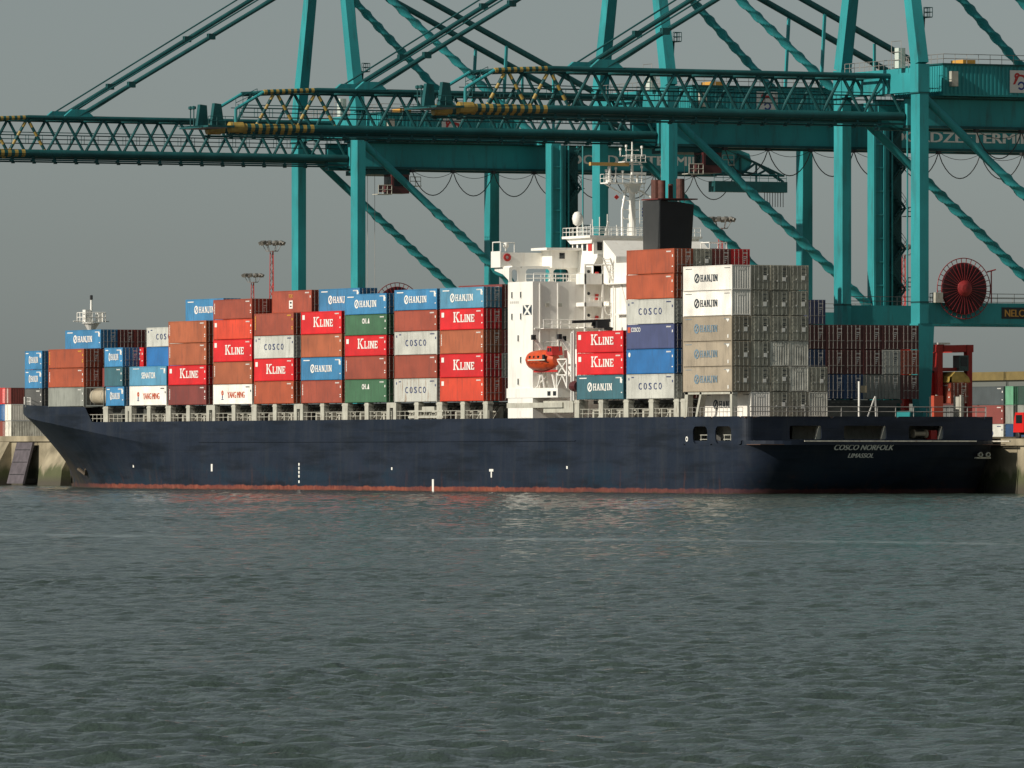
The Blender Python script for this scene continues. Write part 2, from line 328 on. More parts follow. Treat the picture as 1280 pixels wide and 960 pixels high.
def marks(style, L, h):
    """printed marks of one container: list of (mesh, material)"""
    key = (style, L, h)
    if key in MARK: return MARK[key]
    sets = {}
    def lb(m_, part='lettering'):
        if (part, m_.name) not in sets: sets[(part, m_.name)] = (LB('x', -0.004), m_, part)
        return sets[(part, m_.name)][0]
    def ident(m_, rows=2):
        l = lb(m_, 'identity_marks')
        for k in range(8): l.rect(-.95 - .15 * (7 - k) + .02, -.95 - .15 * (7 - k) + .12, h - .42, h - .27)
        for k in range(rows): l.rect(-.62, -.30, .75 + .26 * k, .87 + .26 * k)
        l.rect(-.55, -.32, h - 1.0, h - .72)
    def small_vert(m_, z0=.5, n=7, x=-L + .42):
        l = lb(m_, 'edge_marks')
        for k in range(n):
            z = h - z0 - .2 * k; l.rect(x - .1, x + .1, z - .13, z)
    c = -L / 2; q = L / 12.192
    if style == 'kline':
        l = lb(M_ltw); x0 = c - 2.35 * q; x = l.slabtext('K', x0, .95, 1.25, 1.35 * q); l.slabtext('LINE', x + .05, .95, .92, 1.42 * q)
        lb(M_ltw, 'corner_mark').rect(-L + .42, -L + 1.15, h - 1.0, h - .42); ident(M_ltw, 1)
    elif style in ('hanjin', 'hanjin_dark', 'hanjin_faded'):
        m_ = {'hanjin': M_ltw, 'hanjin_dark': M_ltd, 'hanjin_faded': M_ltf}[style]; l = lb(m_)
        big = style == 'hanjin'; hh = .80 if big else .78; zz = .48 * h - .3; x0 = c - 3.2 * q
        ex = x0 + .55 * q; l.polys([[(ex + (a - ex) * q * 1.15, b) for a, b in p_] for p_ in ring(ex, zz + hh / 2, .36, .55)])
        l.polys([[(ex - .4 * q, zz + .1), (ex - .18 * q, zz + .02), (ex + .4 * q, zz + hh - .1), (ex + .18 * q, zz + hh - .02)]])
        x = ex + .85 * q
        l.slabtext('HANJIN', x, zz, hh, (1.22 if big else 1.08) * q)
        if big: l = lb(m_, 'corner_mark'); l.rect(-L + .7 * q, -L + 2.6 * q, h - .42, h - .30); l = lb(m_, 'flag_mark'); l.rect(-.85, -.45, h - .95, h - .3); l.polys([[(-.45, h - .75), (-.2, h - .62), (-.45, h - .45)]]); ident(m_, 1)
        else: l = lb(m_, 'corner_mark'); l.rect(-L + .6, -L + 2.2, h - .36, h - .30); l = lb(m_, 'flag_mark'); l.rect(-1.9, -.5, h - .36, h - .30)
        if style == 'hanjin_faded':
            l = lb(M_ltw, 'caution_mark'); l.polys([[(-1.5, h - .3), (-.5, h - .3), (-.95, h - .75)]]); l.rect(-1.05, -.8, .35, .75)
    elif style == 'cosco':
        l = lb(M_ltn)
        for k, ch in enumerate('COSCO'): l.text(ch, c + (k - 2) * 1.28 * q, .45 * h - .2, .78, .80 * q)
        l = lb(M_ltn, 'corner_mark'); l.rect(-L + .5, -L + .75, h - .7, h - .42); l.rect(-L + 1.3, -L + 1.9, h - .42, h - .3); ident(M_ltn, 0)
    elif style == 'yangming':
        lb(M_ltr).text('YANG MING', c + 1.1 * q, .42 * h - .25, .82, 5.4 * q)
        l = lb(M_ltr, 'emblem'); ex = c - 3.2 * q; l.polys(ring(ex, .62 * h - .1, .1, .34, 10)); lb(M_ltn, 'emblem_stem').rect(ex - .15, ex + .15, .3 * h, .5 * h); l = lb(M_ltn, 'emblem_stem'); l.rect(ex - .34, ex + .34, .24 * h, .28 * h)
        ident(M_ltd, 0)
    elif style == 'senator':
        lb(M_ltw).text('SENATOR', c + .2, .42 * h - .1, .8, 4.6 * q); ident(M_ltw, 0); lb(M_ltw, 'corner_mark').rect(-L + 1.2, -L + 3.2, h - .36, h - .28); lb(M_ltw, 'flag_mark').rect(-.9, -.4, h - .95, h - .3)
    elif style == 'emblem4':
        l = lb(M_ltw); l.polys(ring(c - .75, .69 * h, .2, .34, 10)); l.text('HL', c - .05, .69 * h - .3, .62, .8); l.polys([[(c + .5, .69 * h - .3), (c + 1.1, .69 * h - .3), (c + .95, .69 * h + .32), (c + .8, .69 * h + .32)]])
        ident(M_ltw, 1)
    elif style == 'corner_white':
        l = lb(M_ltw); l.text('COSCO', -L + 2.4, h - .85, .5, 2.4); lb(M_ltr).rect(-L + .3, -L + 1.0, h - .95, h - .3); ident(M_ltw, 0)
    elif style == 'oval':
        l = lb(M_ltw); l.polys(ring(-L + .75, h - .62, .02, .28, 12)); ident(M_ltw, 1)
    elif style == 'squares':
        l = lb(M_ltw); l.rect(-L + .42, -L + 1.1, h - .95, h - .42); ident(M_ltw, 2)
    elif style == 'vert': small_vert(M_ltw); ident(M_ltw, 2)
    elif style == 'vert_yellow': small_vert(M_lty, .35, 9); ident(M_lty, 2)
    elif style == 'tex':
        l = lb(M_lto); l.text('TEX', c - .3, .68 * h, .42, 1.3); l = lb(M_ltw); l.rect(c - .8, c + .3, .2 * h, .56 * h); lb(M_ltd).rect(c - .5, c, .27 * h, .33 * h); lb(M_ltd).rect(c - .5, c, .42 * h, .5 * h); ident(M_ltw, 0)
    elif style == 'plain': ident(M_ltw, 1)
    res = []
    for l, m_, part in sets.values():
        me = l.mesh(part); me.materials.append(m_); res.append(me)
    MARK[key] = res; return res
DMARK = {}
def door_mark(h, dark):
    if (h, dark) not in DMARK:
        l = LB('y', -.004)
        for k in range(6): l.rect(.36 + .1 * k, .42 + .1 * k, h - .55, h - .38)
        for k in range(4): l.rect(.4, .8 - .08 * k, h - .95 - .22 * k, h - .85 - .22 * k)
        me = l.mesh('door_marking'); me.materials.append(M_ltd if dark else M_ltw); DMARK[(h, dark)] = me
    return DMARK[(h, dark)]
PLT = {}
def plate_mesh(h):
    if h not in PLT:
        b = MB(); b.box(0, .02, 0, .42, 0, .5); b.box(0, .02, -.75, -.62, .0, .16); b.box(0, .02, .5, .6, .55, .68); me = b.mesh('data_plate'); me.materials.append(M_ltw); PLT[h] = me
    return PLT[h]
def setm(o, m_): o.material_slots[0].link = 'OBJECT'; o.material_slots[0].material = m_
NC = [0]
def container(x, y, z, L, h, colour, style, label, group, end='door', rods=True, rz=0, sway=True):
    body, door, rod, endp, wdt = container_meshes(L, h); m_ = cpaint(colour); NC[0] += 1
    o = link('shipping_container', body); setm(o, m_); o.location = (x + (random.uniform(-.03, .03) if sway else 0), y + (random.uniform(-.015, .015) if sway else 0), z); o.rotation_euler = (0, 0, rz)
    tag(o, label, 'container', group)
    for me in marks(style, L, h) if style else []: link(me.name.split('.')[0], me, o)
    light = colour in ('white', 'grey', 'dull', 'dullwhite', 'beige', 'rustygrey')
    if colour in ('dull', 'beige'):
        pl = link('data_plate', plate_mesh(h), o); pl.location = (.035, 1.55 + random.uniform(-.1, .1), 1.1 + random.uniform(-.15, .15))
    if end == 'door':
        for s in (0, 1):
            dd = link('door', door, o); setm(dd, m_); dd.location = (0, .14 + s * (CW / 2 - .13), 0)
            if rods:
                for t in (.28, .78):
                    rr = link('lock_rod', rod, dd); setm(rr, M_rod if not light else cpaint('midgrey')); rr.location = (0, wdt * t, 0)
        if rods: k = link('door_marking', door_mark(h, light), o); k.location = (.0, CW / 2, 0)
    else:
        e = link('end_panel', endp, o); setm(e, m_)
    return o

# ================================================================== water
def water():
    rows = []; d = 112.0
    while d < 1260: rows.append(d); d += 0.16 if d < 190 else 0.16 + (d - 190) * .00115 if d < 440 else .45 + (d - 440) * .0008
    D = np.array(rows); nc = 390
    U = np.linspace(-1, 1, nc); hw = 9 + 0.076 * D
    X = U[None, :] * hw[:, None]; Y = np.repeat(D[:, None], nc, 1)
    sp = np.maximum(np.gradient(D), hw * 2 / nc)[:, None]
    Z = np.zeros_like(X); wd = R(66)                     # wind direction in the (right, ahead) frame
    for k in range(84):
        lam = 0.30 * (4.2 / 0.30) ** (k / 83.0); a = wd + rng.normal(0, 0.62); ph = rng.uniform(0, 6.283)
        amp = 0.0066 * lam * min(1, 0.85 / lam) ** 0.85 * rng.uniform(0.6, 1.3)
        att = np.clip((lam / sp - 1.7) / 1.6, 0, 1)
        if att.max() <= 0: continue
        q_ = int(np.nonzero(att[:, 0] > 0)[0].max()) + 1
        th_ = 2 * math.pi / lam * (X[:q_] * math.cos(a) + Y[:q_] * math.sin(a)) + ph
        Z[:q_] += amp * att[:q_] * np.sin(th_ + 0.4 * np.sin(th_))
    # gusty patches, and a thin line of foam along a current edge
    P = 1 + 0.22 * np.sin(X * .17 + 2 * np.sin(Y * .051)) * np.sin(Y * .077 + 1.3) + 0.22 * np.sin(X * .063 - Y * .039 + .7)
    line = 441 - 0.9 * X + 3 * np.sin(X * .13); band = np.exp(-((Y - line) / 5.0) ** 2)
    foam = (band * np.clip(.55 + .5 * np.sin(X * .21 + 1) * np.sin(X * .067 + 2) + .2 * np.sin(X * 1.7), .15, 1)).ravel()
    Z *= P * (1 + .8 * np.clip((Y - 380) / 300, 0, 1))
    edge = np.clip((1 - np.abs(U)) / 0.04, 0, 1)[None, :]; Z *= edge
    o = np.array(CAM[:2]); r2 = np.array(rt[:2]); f2 = np.array(fw[:2])
    V = np.stack([o[0] + X * r2[0] + Y * f2[0], o[1] + X * r2[1] + Y * f2[1], Z], -1).reshape(-1, 3)
    nr = len(D); i = np.arange(nr * nc).reshape(nr, nc)
    F = np.stack([i[:-1, :-1], i[:-1, 1:], i[1:, 1:], i[1:, :-1]], -1).reshape(-1, 4)
    B = 9000; n0 = len(V)
    V = np.vstack([V, [(-B, -B, -.5), (B, -B, -.5), (B, B, -.5), (-B, B, -.5)]]); F = np.vstack([F, [[n0, n0 + 1, n0 + 2, n0 + 3]]])
    me = bpy.data.meshes.new('water'); me.vertices.add(len(V)); me.vertices.foreach_set('co', V.ravel().astype(np.float32))
    me.loops.add(len(F) * 4); me.loops.foreach_set('vertex_index', F.ravel().astype(np.int32)); me.polygons.add(len(F))
    me.polygons.foreach_set('loop_start', np.arange(0, len(F) * 4, 4, dtype=np.int32)); me.polygons.foreach_set('loop_total', np.full(len(F), 4, np.int32))
    me.polygons.foreach_set('use_smooth', np.ones(len(F), bool)); me.update(calc_edges=True); me.validate()
    at_ = me.attributes.new('foam', 'FLOAT', 'POINT'); at_.data.foreach_set('value', np.concatenate([foam, np.zeros(4)]).astype(np.float32))
    M = bpy.data.materials.new('river_water'); M.use_nodes = True; n = M.node_tree; p = n.nodes['Principled BSDF']
    p.inputs['Roughness'].default_value = 0.07; p.inputs['IOR'].default_value = 1.33
    tc = n.nodes.new('ShaderNodeTexCoord'); ns = n.nodes.new('ShaderNodeTexNoise'); ns.inputs['Scale'].default_value = 5.0; ns.inputs['Detail'].default_value = 7; ns.inputs['Roughness'].default_value = 0.62
    b = n.nodes.new('ShaderNodeBump'); b.inputs['Strength'].default_value = 1.0; b.inputs['Distance'].default_value = 0.10
    n2 = n.nodes.new('ShaderNodeTexNoise'); n2.inputs['Scale'].default_value = 1.1; n2.inputs['Detail'].default_value = 2
    ad = n.nodes.new('ShaderNodeMath'); ad.operation = 'MULTIPLY_ADD'; ad.inputs[1].default_value = 1.6
    fa = n.nodes.new('ShaderNodeAttribute'); fa.attribute_name = 'foam'; mx = n.nodes.new('ShaderNodeMix'); mx.data_type = 'RGBA'; mx.inputs[6].default_value = (0.040, 0.060, 0.048, 1); mx.inputs[7].default_value = (0.20, 0.24, 0.235, 1)
    n.links.new(fa.outputs['Fac'], mx.inputs[0]); n.links.new(mx.outputs[2], p.inputs['Base Color'])
    n.links.new(tc.outputs['Object'], n2.inputs['Vector']); n.links.new(n2.outputs['Fac'], ad.inputs[0]); n.links.new(ns.outputs['Fac'], ad.inputs[2])
    n.links.new(tc.outputs['Object'], ns.inputs['Vector']); n.links.new(ad.outputs[0], b.inputs['Height']); n.links.new(b.outputs[0], p.inputs['Normal'])
    me.materials.append(M); tag(link('water', me), kind='structure')
water()

# ================================================================== quay
QY, QZ = 33.7, 6.3
def concrete(name, algae):
    M = bpy.data.materials.new(name); M.use_nodes = True; n = M.node_tree; L = n.links; p = n.nodes['Principled BSDF']; p.inputs['Roughness'].default_value = 0.85
    g = n.nodes.new('ShaderNodeNewGeometry'); sx = n.nodes.new('ShaderNodeSeparateXYZ'); L.new(g.outputs['Position'], sx.inputs[0])
    ns = n.nodes.new('ShaderNodeTexNoise'); ns.inputs['Scale'].default_value = .35; ns.inputs['Detail'].default_value = 8; L.new(g.outputs['Position'], ns.inputs['Vector'])
    cr = n.nodes.new('ShaderNodeValToRGB'); cr.color_ramp.elements[0].color = (.17, .145, .095, 1); cr.color_ramp.elements[1].color = (.40, .34, .23, 1)
    cr.color_ramp.elements[0].position = .3; cr.color_ramp.elements[1].position = .7; L.new(ns.outputs['Fac'], cr.inputs[0]); out = cr.outputs[0]
    if algae:
        mp = n.nodes.new('ShaderNodeMapping'); mp.inputs['Scale'].default_value = (.5, .5, .12); L.new(g.outputs['Position'], mp.inputs[0])
        n2 = n.nodes.new('ShaderNodeTexNoise'); n2.inputs['Scale'].default_value = 1.2; n2.inputs['Detail'].default_value = 6; L.new(mp.outputs[0], n2.inputs['Vector'])
        ma = n.nodes.new('ShaderNodeMath'); ma.operation = 'MULTIPLY_ADD'; ma.inputs[1].default_value = 5.0; L.new(n2.outputs['Fac'], ma.inputs[0]); L.new(sx.outputs['Z'], ma.inputs[2])
        a = n.nodes.new('ShaderNodeMapRange'); a.inputs[1].default_value = 5.6; a.inputs[2].default_value = 4.6; a.inputs[4].default_value = .85; L.new(ma.outputs[0], a.inputs[0])
        mx = n.nodes.new('ShaderNodeMix'); mx.data_type = 'RGBA'; mx.inputs[7].default_value = (.055, .07, .022, 1); L.new(a.outputs[0], mx.inputs[0]); L.new(out, mx.inputs[6])
        a2 = n.nodes.new('ShaderNodeMapRange'); a2.inputs[1].default_value = 1.6; a2.inputs[2].default_value = .5; a2.inputs[4].default_value = .9; L.new(sx.outputs['Z'], a2.inputs[0])
        m2 = n.nodes.new('ShaderNodeMix'); m2.data_type = 'RGBA'; m2.inputs[7].default_value = (.07, .06, .045, 1); L.new(a2.outputs[0], m2.inputs[0]); L.new(mx.outputs[2], m2.inputs[6]); out = m2.outputs[2]
    L.new(out, p.inputs['Base Color'])
    b = n.nodes.new('ShaderNodeBump'); b.inputs['Strength'].default_value = .5; b.inputs['Distance'].default_value = .06
    n3 = n.nodes.new('ShaderNodeTexNoise'); n3.inputs['Scale'].default_value = 3; n3.inputs['Detail'].default_value = 8; L.new(g.outputs['Position'], n3.inputs['Vector']); L.new(n3.outputs['Fac'], b.inputs['Height']); L.new(b.outputs[0], p.inputs['Normal'])
    return M
M_conc = concrete('quay_concrete', False); M_wall = concrete('quay_wall_concrete', True)
XS = -246.0
q = MB(); q.box(-2500, XS, QY + .3, 4000, -3, 7.2); q.box(XS, 1500, QY + .3, 4000, -3, QZ)
quay = tag(q.build('quay', M_conc), kind='structure')
def wall_panels(x0, x1, top, step):
    b = MB(); b.box(0, step - .12, QY - .05, QY + .4, -3, top - .75); me = b.mesh('wall_panel'); me.materials.append(M_wall)
    c = MB(); c.box(0, step - .04, QY - .35, QY + 1.2, top - .75, top + .05); mc = c.mesh('cope_stone'); mc.materials.append(M_conc)
    x = x0
    while x < x1:
        o = link('wall_panel', me, quay); o.location.x = x; o = link('cope_stone', mc, quay); o.location.x = x; x += step
wall_panels(-360, XS - 7.5, 7.2, 7.6); wall_panels(XS, 60, QZ, 7.65)
# sloping concrete piers and timber-faced fenders on the wall beyond the bow
def pier(x, wdt, label):
    b = MB(); b.prism([(QY, 0 - 3), (QY - 3.2, -3), (QY - 2.6, 2.4), (QY - .4, 6.4), (QY, 6.4)], 'x', x, x + wdt)
    tag(b.build('concrete_pier', M_wall), label, 'pier', 'sloping piers of the quay wall')
pier(-277.5, 8.5, 'sloping concrete pier of the quay wall between the bow and the dark fender')
pier(-305, 11, 'sloping concrete pier of the quay wall on the far side of the dark fender')
M_fend = mat('fender_face', (0.10, 0.085, 0.095), 0.8, var=0.25, vscale=1.0)
fe = empty('quay_fender', (-284.5, QY - 1, 0))
b = MB(); b.prism([(QY - 2.7, .3), (QY - 2.35, .3), (QY - .75, 6.3), (QY - 1.1, 6.3)], 'x', -289.5, -283.5); b.build('fender_panel', M_fend, fe, fe.location)
for z in (1.6, 3.4, 5.2):
    b = MB(); b.box(-289.2, -283.8, QY - 2.75 + (z - .3) * .267, QY - 2.66 + (z - .3) * .267, z, z + .08); b.build('fender_joint', M_dark, fe, fe.location)
for x in (-288.5, -284.5):
    b = MB(); b.box(x - .3, x + .3, QY - 2.2, QY + .2, .4, 1.0); b.box(x - .3, x + .3, QY - 1.0, QY + .2, 5.2, 5.8); b.build('fender_bracket', M_dark, fe, fe.location)
tag(fe, 'dark leaning fender panel standing against the quay wall beyond the bow', 'fender')

# ================================================================== ship
ship = empty('container_ship', (-110, 16.1, 0)); SO = ship.location.copy()
tag(ship, 'long dark blue container ship moored at the quay under the teal cranes', 'ship')
def sp(mb, name, m_, parent=None, label=None, smooth=False): return mb.build(name, m_, parent or ship, SO, label, smooth)
BH = 16.1
def itp(z, a, b): return float(np.interp(z, a, b))
def xs_(z): return itp(z, [-2, 0, 2, 5, 8, 10, 11.8], [-229.5, -230, -230.5, -232.5, -236.2, -239.5, -243.2])
def xf_(z): return itp(z, [-2, 0, 3, 6, 8.87, 11], [-146, -150, -160, -176, -193, -201])
def hb0(X, z):
    a, c = xf_(z), xs_(z); u = min(1, max(0, (a - X) / (a - c))); return BH * (1 - u ** itp(z, [0, 11], [1.75, 2.4]))
def zk_(X): return itp(-X, [0, 150, 172, 200, 243], [4.6, 4.8, 6.4, 8.8, 11.3])     # knuckle line of the bow flare
def hb(X, z):
    top = BH * (1 - min(1, max(0, (-197 - X) / 46.2)) ** 1.75); zk = zk_(X); wl = hb0(X, 0)
    f_ = 1.0 if z >= zk else max(0, z / zk) ** 1.5
    b_ = wl + (top - wl) * f_
    return b_ * min(1, max(0, (X - xs_(z)) / 9.0)) ** .62 if X < -210 else b_
def ztop(X): return itp(-X, [0, 185.2, 187.6, 243], [8.87, 8.87, 10.9, 11.75])
XE = -12.0
stn = [XE, -40, -80, -110, -140] + list(np.arange(-146, -184, -4.0)) + [-185.2, -186.4, -187.6] + list(np.arange(-190, -243, -1.5)) + [-243.2]
zl = [-2, 0, .7, 1.6, 3, 4.5, 6.1, 7.5, 8.87]
def hull_mat():
    M = bpy.data.materials.new('hull_paint'); M.use_nodes = True; n = M.node_tree; L = n.links; p = n.nodes['Principled BSDF']; p.inputs['Roughness'].default_value = .5; p.inputs['Specular IOR Level'].default_value = .25
    g = n.nodes.new('ShaderNodeNewGeometry'); sx = n.nodes.new('ShaderNodeSeparateXYZ'); L.new(g.outputs['Position'], sx.inputs[0])
    def noise(scale, vec, det=6, rough=.6):
        mp = n.nodes.new('ShaderNodeMapping'); mp.inputs['Scale'].default_value = vec; L.new(g.outputs['Position'], mp.inputs[0])
        k = n.nodes.new('ShaderNodeTexNoise'); k.inputs['Scale'].default_value = scale; k.inputs['Detail'].default_value = det; k.inputs['Roughness'].default_value = rough; L.new(mp.outputs[0], k.inputs['Vector']); return k.outputs['Fac']
    def rng_(v, a, b, c, d):
        k = n.nodes.new('ShaderNodeMapRange'); k.inputs[1].default_value = a; k.inputs[2].default_value = b; k.inputs[3].default_value = c; k.inputs[4].default_value = d; L.new(v, k.inputs[0]); return k.outputs[0]
    def mix(f, a, b, bl='MIX'):
        k = n.nodes.new('ShaderNodeMix'); k.data_type = 'RGBA'; k.blend_type = bl; L.new(f, k.inputs[0])
        for i, v in ((6, a), (7, b)):
            if isinstance(v, tuple): k.inputs[i].default_value = (*v, 1)
            else: L.new(v, k.inputs[i])
        return k.outputs[2]
    def mul(a, b, op='MULTIPLY'):
        k = n.nodes.new('ShaderNodeMath'); k.operation = op; L.new(a, k.inputs[0])
        if isinstance(b, (int, float)): k.inputs[1].default_value = b
        else: L.new(b, k.inputs[1])
        return k.outputs[0]
    col = mix(rng_(noise(.10, (1, 1, 1.6)), .35, .65, 0, 1), (.009, .015, .028), (.018, .025, .042))
    col = mix(rng_(noise(.9, (.6, .6, .05)), .48, .72, 0, .6), col, (.030, .035, .043))                      # streaks running down
    col = mix(rng_(noise(.25, (.3, .3, 2.6), 4), .48, .64, 0, .75), col, (.006, .009, .015))                  # long rubbed bands
    bl = mul(rng_(noise(.16, (.5, .5, 1.4)), .54, .6, 0, .6), rng_(sx.outputs['Z'], 4.2, 2.2, 0, 1)); col = mix(bl, col, (.010, .026, .046))   # touched-up paint low down
    # weld seams of the shell plates
    for ax, per, wd_ in (('X', 11.8, .012), ('Z', 2.45, .035)):
        fr = mul(mul(sx.outputs[ax], 1 / per), 0.0, 'FRACT'); k = rng_(fr, 0, wd_, .5, 0); col = mix(k, col, (.034, .038, .044))
    # rust, mostly near the water and round the bow
    low = rng_(sx.outputs['Z'], 3.5, .4, 0, 1); bow = rng_(sx.outputs['X'], -196, -216, 0, 1); bow = mul(bow, rng_(sx.outputs['Z'], 6.5, 1.5, 0, 1))
    rs = mul(rng_(noise(.8, (1, 1, .12), 8, .7), .56, .70, 0, .75), low); col = mix(rs, col, (.10, .035, .018))
    rb = mul(rng_(noise(.35, (1, 1, .6), 8, .7), .40, .58, 0, .9), bow); col = mix(rb, col, (.060, .045, .026)); rb2 = mul(rng_(noise(.5, (1, 1, .3), 8, .75), .55, .66, 0, .9), bow); col = mix(rb2, col, (.16, .045, .02))
    # red boot-topping; its fade towards the stern stands in for shade
    ed = n.nodes.new('ShaderNodeMath'); ed.operation = 'MULTIPLY_ADD'; ed.inputs[1].default_value = .7; L.new(noise(1.3, (.5, .5, .6)), ed.inputs[0]); L.new(sx.outputs['Z'], ed.inputs[2])
    boot = mix(rng_(noise(1.6, (1, 1, .4)), .35, .7, 0, 1), (.17, .036, .022), (.29, .10, .065))
    col = mix(mul(rng_(ed.outputs[0], 1.0, .86, 0, 1), mul(rng_(noise(.5, (.3, .3, 1), 8, .7), .34, .56, .45, 1), mul(rng_(sx.outputs['X'], -60, 0, 1, .35), rng_(sx.outputs['X'], -215, -190, .15, 1)))), col, boot)
    slime = rng_(ed.outputs[0], .52, .38, 0, .85); col = mix(slime, col, (.05, .035, .022))
    L.new(col, p.inputs['Base Color'])
    b = n.nodes.new('ShaderNodeBump'); b.inputs['Strength'].default_value = .25; b.inputs['Distance'].default_value = .25; L.new(noise(.35, (1, 1, 1), 3), b.inputs['Height']); L.new(b.outputs[0], p.inputs['Normal'])
    return M
M_hull = hull_mat()
h = MB()
for side in (-1, 1):
    rowsv = []
    for X in stn:
        zt = ztop(X); zk = min(zk_(X), zt - .15); zs = [-2, 0] + [zk * t for t in (.1, .22, .36, .5, .65, .8, .92, 1)] + [zk + (zt - zk) * t for t in (.3, .65, 1.0)]; r_ = []
        for z in zs:
            xx = max(X, xs_(z)); r_.append((xx, 16.1 + side * hb(xx, z), z))
        rowsv.append(r_)
    nz = len(rowsv[0]); vs = [v for r_ in rowsv for v in r_]
    fs = [(i * nz + k, i * nz + k + 1, (i + 1) * nz + k + 1, (i + 1) * nz + k) for i in range(len(stn) - 1) for k in range(nz - 1)]
    h.add(vs, fs)
hull = h.build('hull', M_hull, ship, SO, smooth=True); hull.data.set_sharp_from_angle(angle=R(16))
bm = bmesh.new(); bm.from_mesh(hull.data); bmesh.ops.remove_doubles(bm, verts=bm.verts, dist=.002); bmesh.ops.dissolve_degenerate(bm, dist=.001, edges=bm.edges); bmesh.ops.recalc_face_normals(bm, faces=bm.faces); bm.to_mesh(hull.data); bm.free()
# stern: lower body with rounded quarters and raked transom, a ledge, and the upper screen with mooring openings
def xt(z): return itp(z, [-2, 0, 3, 6.1], [1.5, 2.6, 5.0, 7.0])
st = MB(); rings = []; lv = [-2, 0, 1, 2, 3, 4, 5, 5.6]
for z in lv:
    X1 = xt(z); rr = 5.0; pts = [(XE, 0)]
    for k in range(9): a = R(-90 + 90 * k / 8); pts.append((X1 - rr + rr * math.cos(a), rr + rr * math.sin(a)))
    for k in range(9): a = R(90 * k / 8); pts.append((X1 - rr + rr * math.cos(a), 32.2 - rr + rr * math.sin(a)))
    pts.append((XE, 32.2)); rings.append([(x, y, z) for x, y in pts])
n_ = len(rings[0]); st.add([v for r_ in rings for v in r_], [(i * n_ + k, i * n_ + k + 1, (i + 1) * n_ + k + 1, (i + 1) * n_ + k) for i in range(len(lv) - 1) for k in range(n_ - 1)])
st.add(rings[-1], [tuple(range(n_))])
sp(st, 'stern', M_hull, smooth=True)
le = MB(); lo_ = [(x, y) for x, y, z in rings[-1]]
le.prism([(x + (.25 if x > 2.4 else 0), y if x > 2.4 else min(32.0, max(.2, y))) for x, y in lo_], 'z', 5.605, 6.1); sp(le, 'stern_ledge', M_hull)
M_strake = mat('strake_white', (.62, .58, .48), .6, var=.2, vscale=1.5, dirt=(.2, .12, .07), damt=.6)
b = MB(); b.box(7.22, 7.34, 5.5, 27.8, 5.98, 6.12); b.box(2.5, 7.25, 32.1, 32.32, 5.98, 6.12); sp(b, 'rubbing_strake', M_strake)
up_ = MB()
for hx in ((-9.72, -6.12), (-4.12, -.17)):
    c0 = -12 if hx[0] < -8 else -5.1; c1 = -5.1 if hx[0] < -8 else 2.2
    up_.holed('x', 0.0, .14, (c0, c1, 5.6, 8.87), (*hx, 5.74, 7.75), .7)
k8 = [(2.2 + 1.0 * math.sin(R(a)), 1.0 - 1.0 * math.cos(R(a))) for a in range(0, 91, 15)]
for (x0, y0), (x1, y1) in zip(k8, k8[1:]): up_.prism([(x0, y0), (x1, y1), (x1 - .14, y1 + .1), (x0 - .05, y0 + .14)], 'z', 6.1, 8.87)
cells = [(1.0, 11.2, 5.74, 9.87), (11.2, 19.6, 12.77, 18.28), (19.6, 31.2, 21.2, 25.7)]
for c0, c1, a, b_ in cells: up_.holed('y', 3.2, -.14, (c0, c1, 6.1, 8.87), (a, b_, 6.25, 7.8), .25)
up_.box(-12, 2.2, 32.06, 32.2, 5.6, 8.87); up_.box(2.2, 3.2, 31.2, 32.2, 6.1, 8.87)
sp(up_, 'stern_screen', M_hull)
b = MB(); b.box(-12.5, 2.9, 4.2, 4.5, 5.6, 8.7); b.box(-12.6, -12.4, .2, 31.9, 5.6, 8.7); b.box(-2.5, -2.3, 9, 31, 5.7, 8.7); sp(b, 'mooring_deck_wall', M_cream)
b = MB(); b.box(-12.3, 6.6, .2, 32.0, 5.62, 5.7) ; sp(b, 'mooring_deck', M_deck)
for x in (-7.0, -1.2):
    b = MB(); b.tube((x - 1.8, .5, 6.75), (x + 1.8, .5, 6.75), .05, 6); b.tube((x - 1.8, .5, 6.25), (x + 1.8, .5, 6.25), .05, 6)
    for d in (-1.6, 0, 1.6): b.tube((x + d, .5, 5.7), (x + d, .5, 6.75), .05, 6)
    sp(b, 'railing', M_cream)
b = MB(); b.box(-7.6, -6.6, 1.2, 2.0, 5.7, 6.8); sp(b, 'mooring_winch_housing', M_white)
for y in (9.9, 18.4, 25.9):
    b = MB(); b.beam((2.6, y - .4, 5.7), (2.6, y + .1, 8.0), .5, .5); sp(b, 'screen_stay', M_cream)
b = MB(); b.lathe((1.6, 23.5, 6.9), [(.0, -.9), (.5, -.9), (.5, -.75), (.28, -.7), (.28, .7), (.5, .75), (.5, .9), (0, .9)], 14, 'y'); sp(b, 'mooring_winch', mat('winch_cream', (.6, .5, .35), .6)); b = MB(); b.box(1.0, 2.3, 24.6, 25.4, 5.7, 7.3); sp(b, 'winch_motor', M_lred)
b = MB(); b.polys = None
for y in (28.9, 29.9):
    b.lathe((6.0, y, 4.5), [(.18, -.2), (.32, .3), (.24, .42), (.15, .3)], 10, 'x')
b.box(5.2, 6.2, 28.5, 30.3, 4.05, 4.22); sp(b, 'fairlead', M_cream)
# name and port on the transom
def on_transom(txt, yc, z, hgt, wid, slant=0.12):
    vs, fs, w_ = font_tris(txt); k = wid / w_; mb = MB()
    for e in (0, 1, 2): mb.add([(xt(z + bb * hgt) + .03 + .003 * e, yc - wid / 2 + (a + .05 * e) * k + slant * bb * hgt, z + bb * hgt) for a, bb in vs], fs)
    sp(mb, 'lettering', M_ltw)
on_transom('COSCO NORFOLK', 13.55, 5.02, .62, 7.7); on_transom('LIMASSOL', 13.5, 4.15, .5, 3.3)
